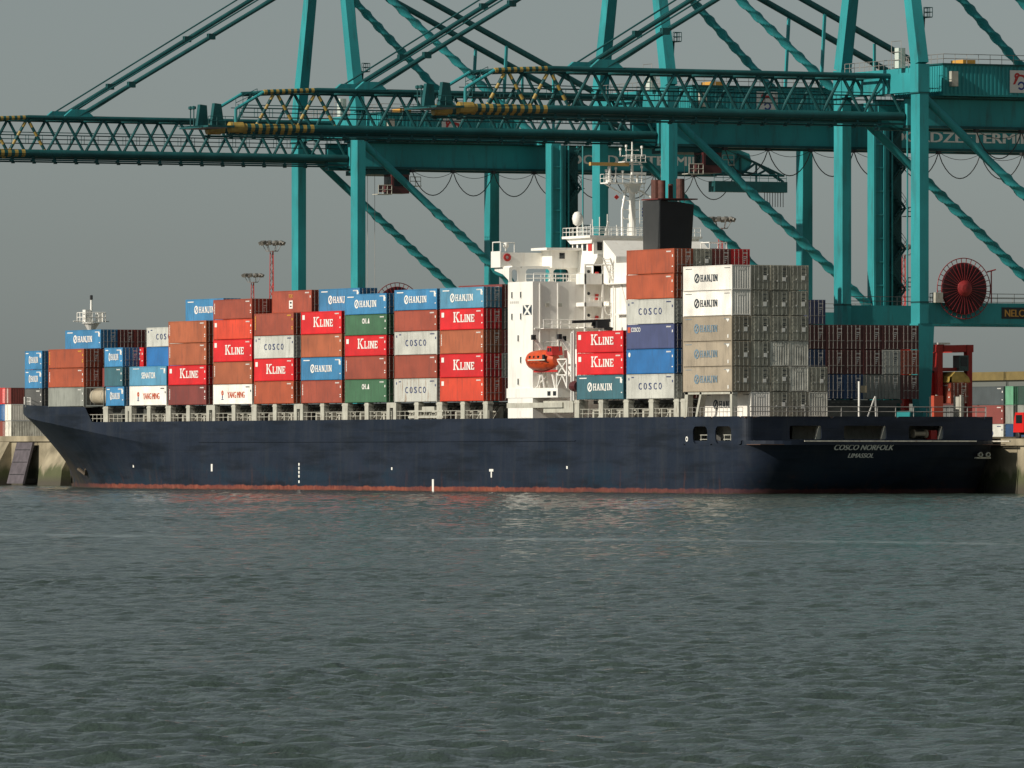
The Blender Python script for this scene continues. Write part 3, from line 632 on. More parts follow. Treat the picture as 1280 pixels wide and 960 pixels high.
# deck, forecastle
dk = MB(); dk.box(-187, -12, .12, 32.08, 8.6, 8.8); dk.box(-12, 3.0, .15, 32.05, 8.7, 8.8); sp(dk, 'main_deck', M_deck)
fo = MB(); xsn = list(np.arange(-187, -238, -3.0)); pl = [(x, 16.1 - hb(x, 10) + .15) for x in xsn] + [(x, 16.1 + hb(x, 10) - .15) for x in xsn[::-1]]
fo.prism(pl, 'z', 9.8, 10.0); sp(fo, 'forecastle_deck', M_deck)
b = MB(); rp = []
for x in np.arange(-212, -241.5, -3.0): rp.append((x, 16.1 - hb(x, ztop(x)) + .1, ztop(x)))
rail_mb(b, rp, 1.0); b.path([(-241.5, 16.1, 11.7), (-241.5, 16.1, 15.6)], .09); b.beam((-239, 15.2, 10), (-240, 15.9, 13.3), .15, .15); sp(b, 'bow_railing', M_white)
for (x, y) in ((-224.5, 11), (-224.5, 21)):
    b = MB(); b.lathe((x, y, 11.4), [(0, -1.6), (1.1, -1.6), (1.1, -1.4), (.6, -1.3), (.6, 1.3), (1.1, 1.4), (1.1, 1.6), (0, 1.6)], 14, 'y'); b.box(x - 1.4, x + 1.4, y - .3, y + .3, 10, 11.2); sp(b, 'windlass', M_coam)
b = MB(); b.prism([(-218.6, 10), (-217.9, 10), (-218.4, 13.4), (-219.2, 13.4)], 'y', 6.2, 26); sp(b, 'breakwater', M_cream)
# anchor in its pocket and draught marks
def side_pt(px_x, z):   # point on the port shell that shows at image column px_x
    lo, hi = -245.0, 0.0
    for _ in range(60):
        mid = (lo + hi) / 2; v = Vector((mid, 16.1 - hb(mid, z), z)) - CAM; x = 640 + FPX * v.dot(rt) / v.dot(fw)
        if x < px_x: lo = mid
        else: hi = mid
    return mid, 16.1 - hb(mid, z)
ax, ay = side_pt(104, 2.8); b = MB(); b.tube((ax, ay - .25, 3.9), (ax + .2, ay + .5, 1.9), .16, 8); b.beam((ax - 1.1, ay - .25, 2.6), (ax + .2, ay + .3, 1.8), .4, .3); b.beam((ax + 1.4, ay - .1, 2.6), (ax + .2, ay + .3, 1.8), .4, .3); sp(b, 'anchor', mat('anchor_iron', (.10, .075, .05), .8, var=.3))
b = MB()
for px_, z0, z1, wd_ in ((265, 2.35, 3.3, .5), (614.5, 1.75, 2.75, .3), (541.5, -.1, 1.5, .5)):
    x, y = side_pt(px_, (z0 + z1) / 2); b.box(x - wd_ / 2, x + wd_ / 2, y - .05, y + .02, z0, z1)
    if wd_ == .3: b.box(x - .55, x + .55, y - .06, y + .02, z1 - .28, z1 + .02)
for px_, z in ((167, 3.0), (374, 3.3), (374, 2.8), (374, 2.3), (374, 1.8), (374, 1.1), (490, 2.8), (709, 3.0)):
    x, y = side_pt(px_, z); b.box(x - .18, x + .18, y - .04, y + .02, z - .18, z + .15)
sp(b, 'draught_marks', M_ltw)
b = MB(); x, y = side_pt(858, 6.3); b.polys = None; b.lathe((-11.2, -.03, 6.3), [(.15, 0), (.3, .0), (.3, .1), (.15, .1)], 14, 'y'); sp(b, 'pilot_mark', M_ltw)
b = MB(); b.box(-150, -40, -.10, 0, 6.1, 6.2); sp(b, 'shell_seam_bar', M_hull)

# --- bays, coamings, posts
BAYS = dict(S4=-160.41, S5=-147.58, S6=-133.07, S7=-120.22, S8=-105.74, S9=-92.55, S10=-78.04, S11=-64.95, S12=-27.47, S13=-14.45, S14=0.0)
def post(x, wdt): b = MB(); b.box(x - wdt / 2, x + wdt / 2, .12, .85, 8.8, 10.96); b.box(x - wdt / 2 - .12, x + wdt / 2 + .12, .1, .9, 10.6, 10.8); sp(b, 'container_post', M_cream)
def frame(x0, x1):
    b = MB(); b.box(x0 - .1, x0 + .75, .12, .85, 8.8, 10.95); b.box(x1 - .75, x1 + .1, .12, .85, 8.8, 10.95); b.box(x0 + .75, x1 - .75, .13, .84, 10.3, 10.95); sp(b, 'container_post', M_cream)
for k_ in ('S4', 'S5', 'S6', 'S7', 'S8', 'S9', 'S10', 'S11', 'S12', 'S13'):
    xa = BAYS[k_]; post(xa - 6.1, 1.1)
    c = MB(); c.box(xa - 12.1, xa - .1, 2.9, 29.3, 8.8, 10.5); c.box(xa - 12.15, xa - .05, 2.2, 30, 10.5, 10.9); hc = sp(c, 'hatch_coaming', M_coam)
    s_ = MB()
    for t in np.arange(.5, 12, 1.15): s_.prism([(1.5, 8.81), (2.89, 8.81), (2.89, 10.4), (2.55, 10.4)], 'x', xa - t - .1, xa - t + .1)
    for t in np.arange(.9, 12, 2.3):
        s_.box(xa - t - .35, xa - t + .1, 1.2, 1.7, 8.81, 9.5 + .35 * random.random())
    s_.tube((xa - 12, 2.0, 9.7), (xa, 2.0, 9.7), .09, 6); sp(s_, 'coaming_stay', M_cream, hc)
    r_ = MB(); rail_mb(r_, [(xa - 12.8, .3, 8.8), (xa + .9, .3, 8.8)], 1.05, gap=1.4, r=.04); sp(r_, 'deck_railing', M_cream)
for a, b_ in (('S5', 'S6'), ('S7', 'S8'), ('S9', 'S10')): frame(BAYS[a] - .1, BAYS[b_] - 12.09)
frame(-174.2, -172.3)
for x in (-160.1, -132.75, -105.24 + .2, -77.6, -64.7, -39.9, -27.0, -14.1, -180.9, -12.4): post(x, 1.55 if x < -65 else 1.2)
c = MB(); c.box(-187, -173, 2.9, 29.3, 8.8, 10.6); sp(c, 'hatch_coaming', M_coam); r_ = MB(); rail_mb(r_, [(-187, .3, 8.8), (-173, .3, 8.8)], 1.05, gap=1.4, r=.04); sp(r_, 'deck_railing', M_cream)
c = MB(); c.box(-210, -188, 2.9, 29.3, 10, 10.9); sp(c, 'hatch_coaming', M_coam)
# beam and lattice under the second stack ahead of the bridge
b = MB(); b.box(-86.5, -76.5, .1, .7, 9.0, 9.25); b.box(-86.5, -76.5, .1, .7, 9.75, 9.95); [b.beam((-86 + i * 1.6, .4, 9.1), (-85.2 + i * 1.6, .4, 9.9), .12, .12) for i in range(6)]; b.box(-82.5, -79.0, .1, .7, 9.95, 10.4); sp(b, 'gangway', M_cream, label='stowed gangway slung along the port rail')
# stern posts under the aftermost outer stack
for x0, x1, wd_ in ((-11.9, -11.6, .8), (-9.2, -8.0, .45), (-.5, -.5, .5)):
    b = MB(); b.beam((x0, .5, 8.8), (x1, .5, 11.67), wd_, .7, upv=(0, 1, 0)); sp(b, 'stern_post', M_cream)
b = MB(); b.box(-12.1, -.1, .15, .8, 11.42, 11.66); sp(b, 'stern_beam', M_cream)
r_ = MB(); rail_mb(r_, [(-12.2, .25, 8.87), (2.2, .25, 8.87)], 1.05, gap=.9, r=.035); rail_mb(r_, [(2.9, .8, 8.87), (2.9, 31.4, 8.87)], 1.1, gap=2.3, r=.05); rail_mb(r_, [(2.2, 31.9, 8.87), (-12, 31.9, 8.87)], 1.1, gap=2.3, r=.05); sp(r_, 'stern_railing', M_rod)
b = MB(); b.tube((2.3, 15.2, 8.8), (2.3, 15.2, 12.9), .12, 8); b.beam((2.3, 16.3, 8.8), (2.3, 17.2, 11.0), .12, .12); b.beam((2.3, 17.4, 8.8), (2.3, 17.3, 11.2), .15, .15); sp(b, 'ensign_staff', M_white)
b = MB(); b.box(2.2, 2.35, 15.4, 16.2, 11.6, 12.4); sp(b, 'ensign', mat('flag_cloth', (.35, .28, .18), .8), label='furled flag on the stern staff')
for y in (27.0, 30.2): b = MB(); b.box(-2.5, -1.2, y, y + .7, 8.8, 11.2); b.box(-1.2, -.9, y + .1, y + .3, 8.8, 11.4); sp(b, 'vent_post', M_cream)
b = MB(); b.box(.5, 1.2, 25.6, 26.8, 8.8, 11.3); sp(b, 'locker', mat('locker_red', (.45, .07, .035), .6))

# --- accommodation block and bridge
b = MB(); b.box(-58.2, -51.44, 0, 32.2, 8.8, 25.2); dh = sp(b, 'deckhouse', M_white)
for X, Z in ((-57.0, 23.65), (-54.6, 23.65), (-57.0, 21.05), (-54.6, 21.05), (-55.3, 18.45), (-54.6, 15.85), (-55.3, 13.25)):
    b = MB(); b.box(X - .22, X + .22, -.06, .05, Z - .42, Z + .42); wf = sp(b, 'window', M_white, dh)
    b = MB(); b.box(X - .16, X + .16, -.075, -.04, Z - .36, Z + .36); sp(b, 'pane', M_glass, wf)
l = LB('x', -.02); l.rect(-54.1, -51.7, 21.2, 22.4); l2 = LB('x', -.035); k = (-52.9, 21.8)
l2.polys([[(k[0] - 1.1, 21.22), (k[0] - .55, 21.22), (k[0] + 1.1, 22.38), (k[0] + .55, 22.38)], [(k[0] + .55, 21.22), (k[0] + 1.1, 21.22), (k[0] - .55, 22.38), (k[0] - 1.1, 22.38)]])
sp(l, 'emblem', M_ltd, dh); sp(l2, 'emblem_cross', M_ltw, dh)
l = LB('x', -.02)
for k in range(5): l.rect(-57.6 + .5 * k, -57.25 + .5 * k, 22.62, 22.9)
sp(l, 'faded_marking', mat('faded_mark', (.55, .53, .48), .6), dh)
for X, Y, Z in ((-51.44, 4.2, 18.4),):
    b = MB(); b.box(X, X + .05, Y - .35, Y + .35, Z - .4, Z + .4); wf = sp(b, 'window', M_white, dh); b = MB(); b.box(X + .03, X + .07, Y - .25, Y + .25, Z - .3, Z + .3); sp(b, 'pane', M_glass, wf)
b = MB(); b.box(-51.44, -51.3, .2, 9.2, 19.45, 19.62); b.box(-51.44, -51.38, .1, 9.2, 16.9, 16.98); sp(b, 'deck_band', M_white, dh)
for Z in (19.62, 16.98, 14.4):
    b = MB(); rail_mb(b, [(-50.6, 1.0, Z), (-50.6, 5.6, Z)], 1.0, gap=1.1, r=.04); b.box(-51.4, -50.5, 1.0, 5.7, Z - .08, Z); sp(b, 'gallery', M_white, dh)
for Y in (.9, 3.3): b = MB(); b.tube((-51.36, Y, 12.5), (-51.36, Y, 25.0), .07, 6); sp(b, 'downpipe', M_white, dh)
for Y, Z in ((1.9, 22.4), (3.6, 22.4), (1.9, 15.6)): b = MB(); b.box(-51.44, -51.3, Y - .22, Y + .22, Z - .2, Z + .2); sp(b, 'vent_cover', M_cream, dh)
wg = MB(); wg.box(-62.8, -60.2, -.05, 32.25, 27.05, 27.25); wg.box(-60.2, -58.1, .5, 31.7, 27.05, 27.2)
for y0, y1 in ((-.05, .07), (32.13, 32.25)): wg.box(-62.8, -60.2, y0, y1, 27.25, 29.0)
wg.box(-60.32, -60.2, .07, 8.9, 27.25, 28.85); wg.box(-62.8, -62.68, .07, 32.1, 27.25, 28.85); wg.box(-60.32, -60.2, 23.3, 32.1, 27.25, 28.85)
wing = sp(wg, 'bridge_wing', M_white)
ar = MB()
for cell, hole in (((.05, 1.75, 25.2, 27.04), (.35, 1.2, 25.25, 26.75)), ((1.75, 5.76, 25.2, 27.04), (2.31, 5.53, 25.25, 26.85)), ((5.76, 9.15, 25.2, 27.04), (5.98, 8.03, 25.25, 26.85))):
    ar.holed('y', -58.0, -.2, cell, hole, .4)
sp(ar, 'wing_arch', M_white, wing)
b = MB(); b.prism([(-62.5, 26.7), (-60.2, 26.2), (-58.2, 25.25), (-58.2, 27.04), (-62.5, 27.04)], 'y', .3, .55); sp(b, 'wing_bracket', M_white, wing)
b = MB(); rail_mb(b, [(-51.8, .3, 25.2), (-51.8, 9, 25.2)], 1.0, gap=1.4); rail_mb(b, [(-57.4, 2.0, 25.2), (-57.4, 9, 25.2)], 1.0, gap=1.0); sp(b, 'railing', M_white, dh)
b = MB(); b.path([(-62.6, .1, 29), (-62.6, .1, 30.1), (-62.6, 3.0, 30.1), (-62.6, 3.0, 28.9)], .07); b.path([(-62.6, .1, 30.1), (-60.4, .1, 30.1), (-60.4, .1, 29)], .07); sp(b, 'wing_frame', M_white, wing)
b = MB(); b.lathe((-60.6, .9, 29.0), [(.12, 0), (.12, .35), (.3, .5), (.36, .75), (.28, 1.0), (0, 1.1)], 12); b.smooth = True; sp(b, 'wing_light', M_white, wing)
b = MB(); b.lathe((-60.15, .85, 28.25), [(.22, -.06), (.22, .08), (.48, .08), (.48, -.06), (.22, -.06)], 16, 'x'); sp(b, 'life_ring', M_lred, wing)
b = MB(); b.box(-60.6, -57.6, 5.6, 9.1, 27.0, 29.1); b.box(-60.9, -56.6, 4.4, 9.1, 29.1, 29.4); cons = sp(b, 'wing_console_house', M_white, wing)
b = MB(); b.box(-57.6, -57.55, 6.6, 7.3, 28.1, 28.8); sp(b, 'window', M_glass, cons)
wh = MB(); wh.box(-59.3, -53.5, 9.15, 23.05, 25.2, 30.55); wh.prism([(-59.3, 25.9), (-53.5, 25.9), (-53.5, 27.2), (-52.4, 28.2), (-52.4, 28.6), (-59.3, 28.6)], 'y', 9.1, 23.1); whs = sp(wh, 'wheelhouse', M_white)
for X in (-58.55, -57.2, -55.85):
    b = MB(); b.box(X - .42, X + .42, 9.1, 9.14, 29.05, 30.1); sp(b, 'window', M_glass, whs)
b = MB(); b.box(-54.9, -53.9, 9.08, 9.14, 29.0, 30.15); sp(b, 'red_board', M_lred, whs)
for Y in (9.95, 10.9, 11.8):
    b = MB(); b.box(-53.5, -53.46, Y - .33, Y + .33, 29.05, 30.05); sp(b, 'window', M_glass, whs)
b = MB(); b.box(-60.8, -53.2, 8.5, 23.7, 30.55, 30.85); b.prism([(-60.5, 30.55), (-59.3, 29.9), (-53.6, 29.9), (-53.3, 30.55)], 'y', 8.9, 23.3); rf = sp(b, 'wheelhouse_roof', M_white)
b = MB(); rail_mb(b, [(-53.3, 9.0, 30.85), (-53.3, 23.5, 30.85)], 1.0, gap=.8); rail_mb(b, [(-60.7, 8.6, 30.85), (-53.3, 8.6, 30.85)], 1.0, gap=.9); rail_mb(b, [(-60.7, 8.6, 30.85), (-60.7, 23.5, 30.85)], 1.0, gap=1.2); sp(b, 'railing', M_white, rf)
b = MB(); b.tube((-57.5, 9.0, 30.85), (-57.5, 9.0, 32.2), .12, 8); b.lathe((-57.5, 9.0, 32.1), [(.25, 0), (.55, .25), (.66, .8), (.6, 1.25), (.38, 1.6), (0, 1.72)], 16); b.smooth = True; sp(b, 'radome', M_white, rf)
for X, Y, hh in ((-58.5, 10.2, 2.2), (-55.5, 10.0, 2.0), (-56.0, 11.2, 2.3), (-54.5, 11.5, 2.6), (-54.2, 12.6, 1.3), (-55, 9.5, 1.4), (-54, 14, 1.5)): b = MB(); b.tube((X, Y, 30.85), (X, Y, 30.85 + hh), .06, 6); sp(b, 'whip_aerial', M_white, rf)
b = MB(); b.beam((-54.4, 11.2, 30.85), (-54.4, 11.6, 32.6), .25, .1); sp(b, 'aerial_panel', M_white, rf)
# mast with radar scanners
mm = MB(); mm.tube((-57, 16.1, 30.85), (-57, 16.1, 37.6), .48, 12, .34); mm.tube((-57, 16.1, 37.6), (-57, 16.1, 42.3), .2, 8, .08)
mm.path([(-55.5, 14.0, 30.85), (-56.3, 14.4, 34), (-56.8, 15.3, 37.2)], .16)
mast = sp(mm, 'mast', M_white)
b = MB(); b.box(-58.0, -56.0, 12.3, 17.4, 37.2, 37.35); b.prism([(15.2, 37.2), (17.0, 37.2), (16.5, 36.2), (15.7, 36.2)], 'x', -57.6, -56.4); pf = sp(b, 'mast_platform', M_white, mast)
b = MB(); rail_mb(b, [(-56.0, 12.3, 37.35), (-56.0, 17.4, 37.35)], 1.0, gap=.9); rail_mb(b, [(-58.0, 12.3, 37.35), (-56.0, 12.3, 37.35)], 1.0, gap=.9); rail_mb(b, [(-56, 14.8, 39.9), (-56, 17.4, 39.9)], .8, gap=.6); b.box(-57.8, -56, 14.6, 17.6, 39.8, 39.9)
for z in (33, 34.1, 35.2, 36.2): b.tube((-57, 15.0, z), (-57, 17.0, z), .06, 6); b.lathe((-57, 14.9, z - .05), [(.0, 0), (.14, .05), (.14, .25), (0, .3)], 8)
b.tube((-57, 14.8, 40.6), (-57, 17.6, 40.6), .07, 6); b.tube((-57, 15.2, 41.3), (-57, 17, 41.3), .06, 6); sp(b, 'mast_railing', M_white, mast)
b = MB(); b.tube((-56.6, 12.8, 37.35), (-56.6, 12.8, 39.3), .26, 10, .2); b.lathe((-56.6, 12.8, 37.35), [(.45, 0), (.45, .2), (.25, .35)], 10); sp(b, 'scanner_post', M_white, mast)
b = MB(); b.box(-56.85, -56.35, 10.2, 15.4, 39.35, 39.75); sc = sp(b, 'radar_scanner', mat('scanner_buff', (.55, .33, .10), .5), mast)
b = MB(); b.box(-56.0, -55.6, 15.4, 17.3, 38.3, 38.6); b.tube((-56, 16.3, 37.4), (-56, 16.3, 38.3), .15, 8); sp(b, 'radar_scanner', M_white, mast)
b = MB(); b.prism([(14.0, 35.9), (14.35, 35.6), (14.0, 35.3), (13.65, 35.6)], 'x', -57.05, -56.95); sp(b, 'signal_shape', M_lred, mast)
b = MB(); b.box(-56.9, -56.8, 17.4, 18.6, 33.2, 34.4); sp(b, 'signal_flag', mat('flag_blue', (.02, .05, .3), .8), mast)
b = MB(); b.path([(-57, 17, 36.5), (-56, 18.6, 35.4)], .12); sp(b, 'mast_stay', M_white, mast)
b = MB()
for z in np.arange(31.2, 37.2, .4): b.tube((-56.35, 16.8, z), (-56.35, 17.4, z), .035, 4)
b.tube((-56.35, 16.8, 30.9), (-56.35, 16.8, 37.2), .05, 5); b.tube((-56.35, 17.4, 30.9), (-56.35, 17.4, 37.2), .05, 5); sp(b, 'mast_ladder', M_white, mast)
for y, z, h_ in ((12.4, 37.3, 1.3), (13.7, 37.3, 1.6), (17.2, 37.3, 1.8), (14.6, 37.3, 1.2), (15.1, 40.6, 1.0), (17.2, 40.6, .9), (14.3, 40.6, .6)):
    b = MB(); b.tube((-56.6, y, z), (-56.6, y, z + h_), .07, 5); b.lathe((-56.6, y, z + h_), [(0, 0), (.16, .03), (.16, .3), (0, .34)], 8); sp(b, 'mast_lamp', M_white, mast)
for y0, y1 in ((14.9, 12.4), (16.6, 17.3)): b = MB(); b.tube((-57, y0 + (y1 - y0) * .1, 36.0), (-57, y1, 37.2), .09, 6); sp(b, 'platform_strut', M_white, mast)
# stair tower, balconies and engine casing
b = MB(); b.box(-51.44, -42.0, 9.3, 22.9, 8.8, 27.4); b.prism([(-51.4, 27.4), (-48, 27.4), (-48, 28.2), (-51.4, 30.2)], 'y', 9.4, 22.8); cas = sp(b, 'engine_casing', M_white)
for Z, bul in ((25.0, 1.15), (22.35, .95), (19.75, .0)):
    b = MB(); b.box(-51.4, -49.2, 5.75, 9.28, Z - .12, Z); 
    if bul: b.box(-49.28, -49.2, 5.75, 8.3, Z, Z + (bul if bul > 1 else .35)); b.box(-51.4, -49.3, 5.75, 5.83, Z, Z + (bul if bul > 1 else .35))
    if bul < 1: rail_mb(b, [(-49.24, 5.8, Z), (-49.24, 8.3, Z)], 1.0, gap=.6)
    sp(b, 'balcony', M_white, dh)
b = MB()
for Y in (5.9, 8.25): b.box(-49.4, -49.2, Y - .1, Y + .1, 13, 27.3)
b.tube((-49.2, 5.9, 27.2), (-49.2, 9.2, 27.2), .1, 6); sp(b, 'balcony_column', M_white, dh)
for Z in (22.35, 19.75, 25.0):
    b = MB(); b.box(-51.44, -51.36, 7.0, 7.8, Z + .05, Z + 2.0); d_ = sp(b, 'door', M_white, dh); b = MB(); b.lathe((-51.34, 7.4, Z + 1.45), [(0, 0), (.2, 0), (.2, .03)], 10, 'x'); sp(b, 'porthole', M_glass, d_)
    b = MB(); b.box(-51.4, -51.15, 8.3, 8.65, Z + .7, Z + 1.4); sp(b, 'fire_locker', M_lred, dh)
b = MB()
for s in (0, .9):
    b.beam((-48.6, 8.0 + s, 28.0), (-48.6, 9.3 + s, 25.0), .08, .2)
for k in range(9): b.box(-48.7, -48.4, 8.05 + .145 * k, 8.95 + .145 * k, 27.8 - .33 * k, 27.85 - .33 * k)
rail_mb(b, [(-48.4, 8.6, 25.0), (-48.4, 11.5, 25.0)], 1.0, gap=.5); sp(b, 'stairway', M_white, cas)
b = MB(); b.box(-49.2, -42, 8.6, 9.29, 24.85, 25.0); b.box(-47, -42.2, 8.7, 9.29, 21.2, 21.35); b.tube((-47.9, 9.0, 13), (-47.9, 9.0, 25), .09, 6); b.beam((-46.5, 9.2, 25), (-44.4, 9.2, 21.4), .12, .2); b.box(-45.5, -44.6, 9.2, 9.29, 17.5, 19.5); b.path([(-49.1, 9.1, 22 + .9 * math.sin(t / 6 * 6.28) + 0) if False else (-49.0, 8.9 + .5 * math.cos(t / 12 * 6.28), 22 + .8 * math.sin(t / 12 * 6.28)) for t in range(13)], .05, 5); sp(b, 'casing_platform', M_white, cas)
b = MB(); b.tube((-46, 6.4, 12), (-46, 6.4, 19.6), .35, 10); pc = sp(b, 'provision_crane_post', M_white)
b = MB(); b.box(-46.6, -45.4, 5.6, 7.2, 19.6, 20.4); b.beam((-46, 2.6, 20.3), (-46, 7.6, 20.5), .35, .35); b.beam((-46, 5.2, 20.1), (-46, 7.9, 19.4), .25, .5); sp(b, 'provision_crane_jib', M_dark, pc)
# funnel
fu = MB(); fu.cur = 0
P_ = [(-48.3, 20, 13.3), (-48.3, 35.0, 13.3)]
V = [(-48.3, 13.3, 20), (-44.2, 13.3, 20), (-44.2, 17.0, 20), (-48.3, 17.0, 20), (-48.5, 13.2, 34.9), (-44.0, 13.3, 34.9), (-43.6, 17.6, 34.4), (-48.3, 17.6, 34.9)]
fu.add(V, [(3, 2, 1, 0)]); fu.add(V, [(0, 1, 5, 4)]); fu.cur = 1; fu.add(V, [(1, 2, 6, 5), (2, 3, 7, 6), (3, 0, 4, 7), (4, 5, 6, 7)])
fun = sp(fu, 'funnel', [M_fgrey, M_black], label='black funnel with grey side and rusty exhaust pipes')
b = MB(); b.box(-48.6, -43.2, 13.1, 17.9, 34.95, 35.1); sp(b, 'funnel_cap', mat('cap_red', (.12, .02, .018), .6), fun)
for X, Y, r_, hh in ((-47.4, 14.4, .55, 37.4), (-46.0, 14.5, .45, 37.3), (-46.6, 16.0, .3, 36.9), (-45.2, 16.6, .5, 37.5)):
    b = MB(); b.tube((X, Y, 35.1), (X, Y, hh), r_, 12); sp(b, 'exhaust_pipe', M_pipe, fun)
b = MB(); b.box(-44.05, -43.9, 15.9, 16.6, 32.4, 32.5); b.box(-44.1, -43.95, 15.0, 15.5, 30.6, 31.8); b.box(-44.1, -43.95, 16.2, 16.7, 30.6, 31.8); sp(b, 'funnel_louvre', M_dark, fun)
# boat deck, davits, embarkation frame
b = MB(); b.box(-58.5, -44.6, -.06, 2.4, 11.3, 12.45); bd = sp(b, 'boat_deck', M_white)
b = MB(); b.box(-58.5, -43.5, -.02, .5, 10.1, 10.7); b.box(-49, -41, .2, 2.2, 9.5, 10.9); sp(b, 'boat_deck_beam', M_cream, bd)
for X in (-46.9, -45.4):
    b = MB(); b.holed('x', -.09, .06, (X - .65, X + .65, 11.35, 12.2), (X - .45, X + .45, 11.5, 12.05), .08); sp(b, 'window', M_white, bd); b = MB(); b.box(X - .46, X + .46, -.07, -.065, 11.49, 12.06); sp(b, 'pane', M_glass, bd)
b = MB(); b.box(-58.2, -53.5, .1, 1.2, 8.8, 9.7); b.box(-55.5, -52, -.02, .6, 9.0, 9.75); sp(b, 'deck_locker', M_white, bd)
for X in (-50.6, -43.6):
    b = MB(); b.beam((X, 1.9, 12.4), (X, 1.4, 16.5), .5, .5, .4, .4); b.beam((X, 1.4, 16.4), (X, -.3, 18.5), .4, .4, .28, .28); b.beam((X, 3.2, 12.4), (X, 1.5, 16.0), .3, .3); dv = sp(b, 'davit', M_white)
    b = MB(); b.box(X - .22, X + .22, -.55, -.1, 18.2, 18.8); b.tube((X, -.3, 18.1), (X, -.3, 16.8), .05, 5); sp(b, 'davit_head', M_dark, dv)
b = MB()
for X in (-44.9, -42.2): b.box(X - .1, X + .1, -.1, .1, 12.4, 15.9)
b.box(-44.9, -42.2, -.1, .1, 15.75, 15.9); b.box(-44.9, -42.2, -.1, .1, 13.9, 14.02)
for a, c in (((-44.8, 15.7), (-42.3, 14)), ((-42.3, 15.7), (-44.8, 14)), ((-44.8, 12.5), (-43.5, 13.9)), ((-42.3, 12.5), (-43.5, 13.9))): b.beam((a[0], 0, a[1]), (c[0], 0, c[1]), .12, .12)
b.box(-41.3, -41.1, 0, .2, 10.9, 19.0); b.box(-40.7, -40.5, 0, .2, 10.9, 19.2); b.box(-41.3, -40.6, 0, .2, 18.9, 19.05); b.box(-45.4, -41, 1.2, 1.3, 13.8, 17.0)
sp(b, 'embarkation_frame', M_white, bd)
b = MB(); b.lathe((-40.5, .3, 12.6), [(0, -.7), (.6, -.7), (.7, 0), (.6, .7), (0, .7)], 12, 'x'); sp(b, 'life_raft', M_maroon, bd, label='dark red life raft canister')
for i in range(3): b = MB(); b.beam((-54 + 1.5 * i, .2, 12.45), (-53.2 + 1.5 * i, 1.2, 13.9), .5, .1); sp(b, 'boat_chock', M_white, bd)
b = MB(); b.beam((-50.8, .3, 12.45), (-49.6, .3, 14.3), .15, .15); b.beam((-48.9, .3, 12.45), (-49.6, .3, 14.3), .15, .15); sp(b, 'boat_cradle', M_white, bd); b = MB(); b.beam((-46, .3, 12.45), (-46.8, .3, 14.2), .2, .2); sp(b, 'boat_cradle', M_white, bd)
# lifeboat
lb_ = empty('lifeboat', (-46.7, -.2, 14.1)); LO = lb_.location.copy(); tag(lb_, 'orange enclosed lifeboat hanging from white davits beside the deckhouse', 'lifeboat')
sec = []; NS = 14
for i in range(NS + 1):
    t = i / NS; x = -51.9 + 8.5 * t; e = math.sin(math.pi * min(1, max(0, (t * .94 + .03)))) ** .42; r_ = []
    for yy, zz in ((0, -1.42), (.55, -1.3), (1.1, -.8), (1.45, 0), (1.45, .12), (1.3, .55), (.95, 1.05), (.5, 1.35), (0, 1.42)): r_.append((yy * e, zz * (.35 + .65 * e) + .1 * (1 - e)))
    sec.append([(x, -.2 + y, 15.55 + z) for y, z in r_] + [(x, -.2 - y, 15.55 + z) for y, z in r_[-2:0:-1]])
n_ = len(sec[0]); b = MB(); b.add([v for s in sec for v in s], [(i * n_ + k, i * n_ + (k + 1) % n_, (i + 1) * n_ + (k + 1) % n_, (i + 1) * n_ + k) for i in range(NS) for k in range(n_)] + [tuple(range(n_))[::-1], tuple(range(NS * n_, NS * n_ + n_))])
b.build('hull', M_orange, lb_, LO, smooth=True)
b = MB(); b.box(-49.3, -44.0, -1.69, -1.6, 15.52, 15.66); b.build('rubbing_band', mat('band_white', (.7, .62, .5), .5), lb_, LO)
b = MB(); b.path([(-50.2 + .6 * k, -1.45 - .22 * math.sin(math.pi * k / 12), 15.35 - .18 * (k % 2)) for k in range(13)], .03, 4); b.build('grab_line', M_cable, lb_, LO)
b = MB(); b.box(-50.3, -43.0, -.28, -.12, 13.95, 14.25); b.build('keel', M_lred, lb_, LO)
for X in (-48.9, -47.6, -46.3): b = MB(); b.lathe((X, -1.52, 16.0), [(0, -.12), (.17, -.12), (.17, .1), (0, .1)], 10, 'y'); b.build('porthole', M_glass, lb_, LO)
b = MB(); b.prism([(-45.0, 16.2), (-42.9, 16.2), (-43.2, 17.4), (-44.6, 17.4)], 'y', -1.0, .6); ct = b.build('conning_tower', M_lred, lb_, LO)
for X in (-44.2, -43.5): b = MB(); b.box(X - .25, X + .25, -1.03, -.99, 16.7, 17.2); b.build('window', M_glass, ct, LO)
b = MB(); b.box(-44.9, -44.3, -1.62, -1.4, 15.6, 16.3); b.build('hatch', M_glass, lb_, LO)
lb_.scale = (.86, .86, .88); lb_.location.x -= .9; lb_.location.z += .35
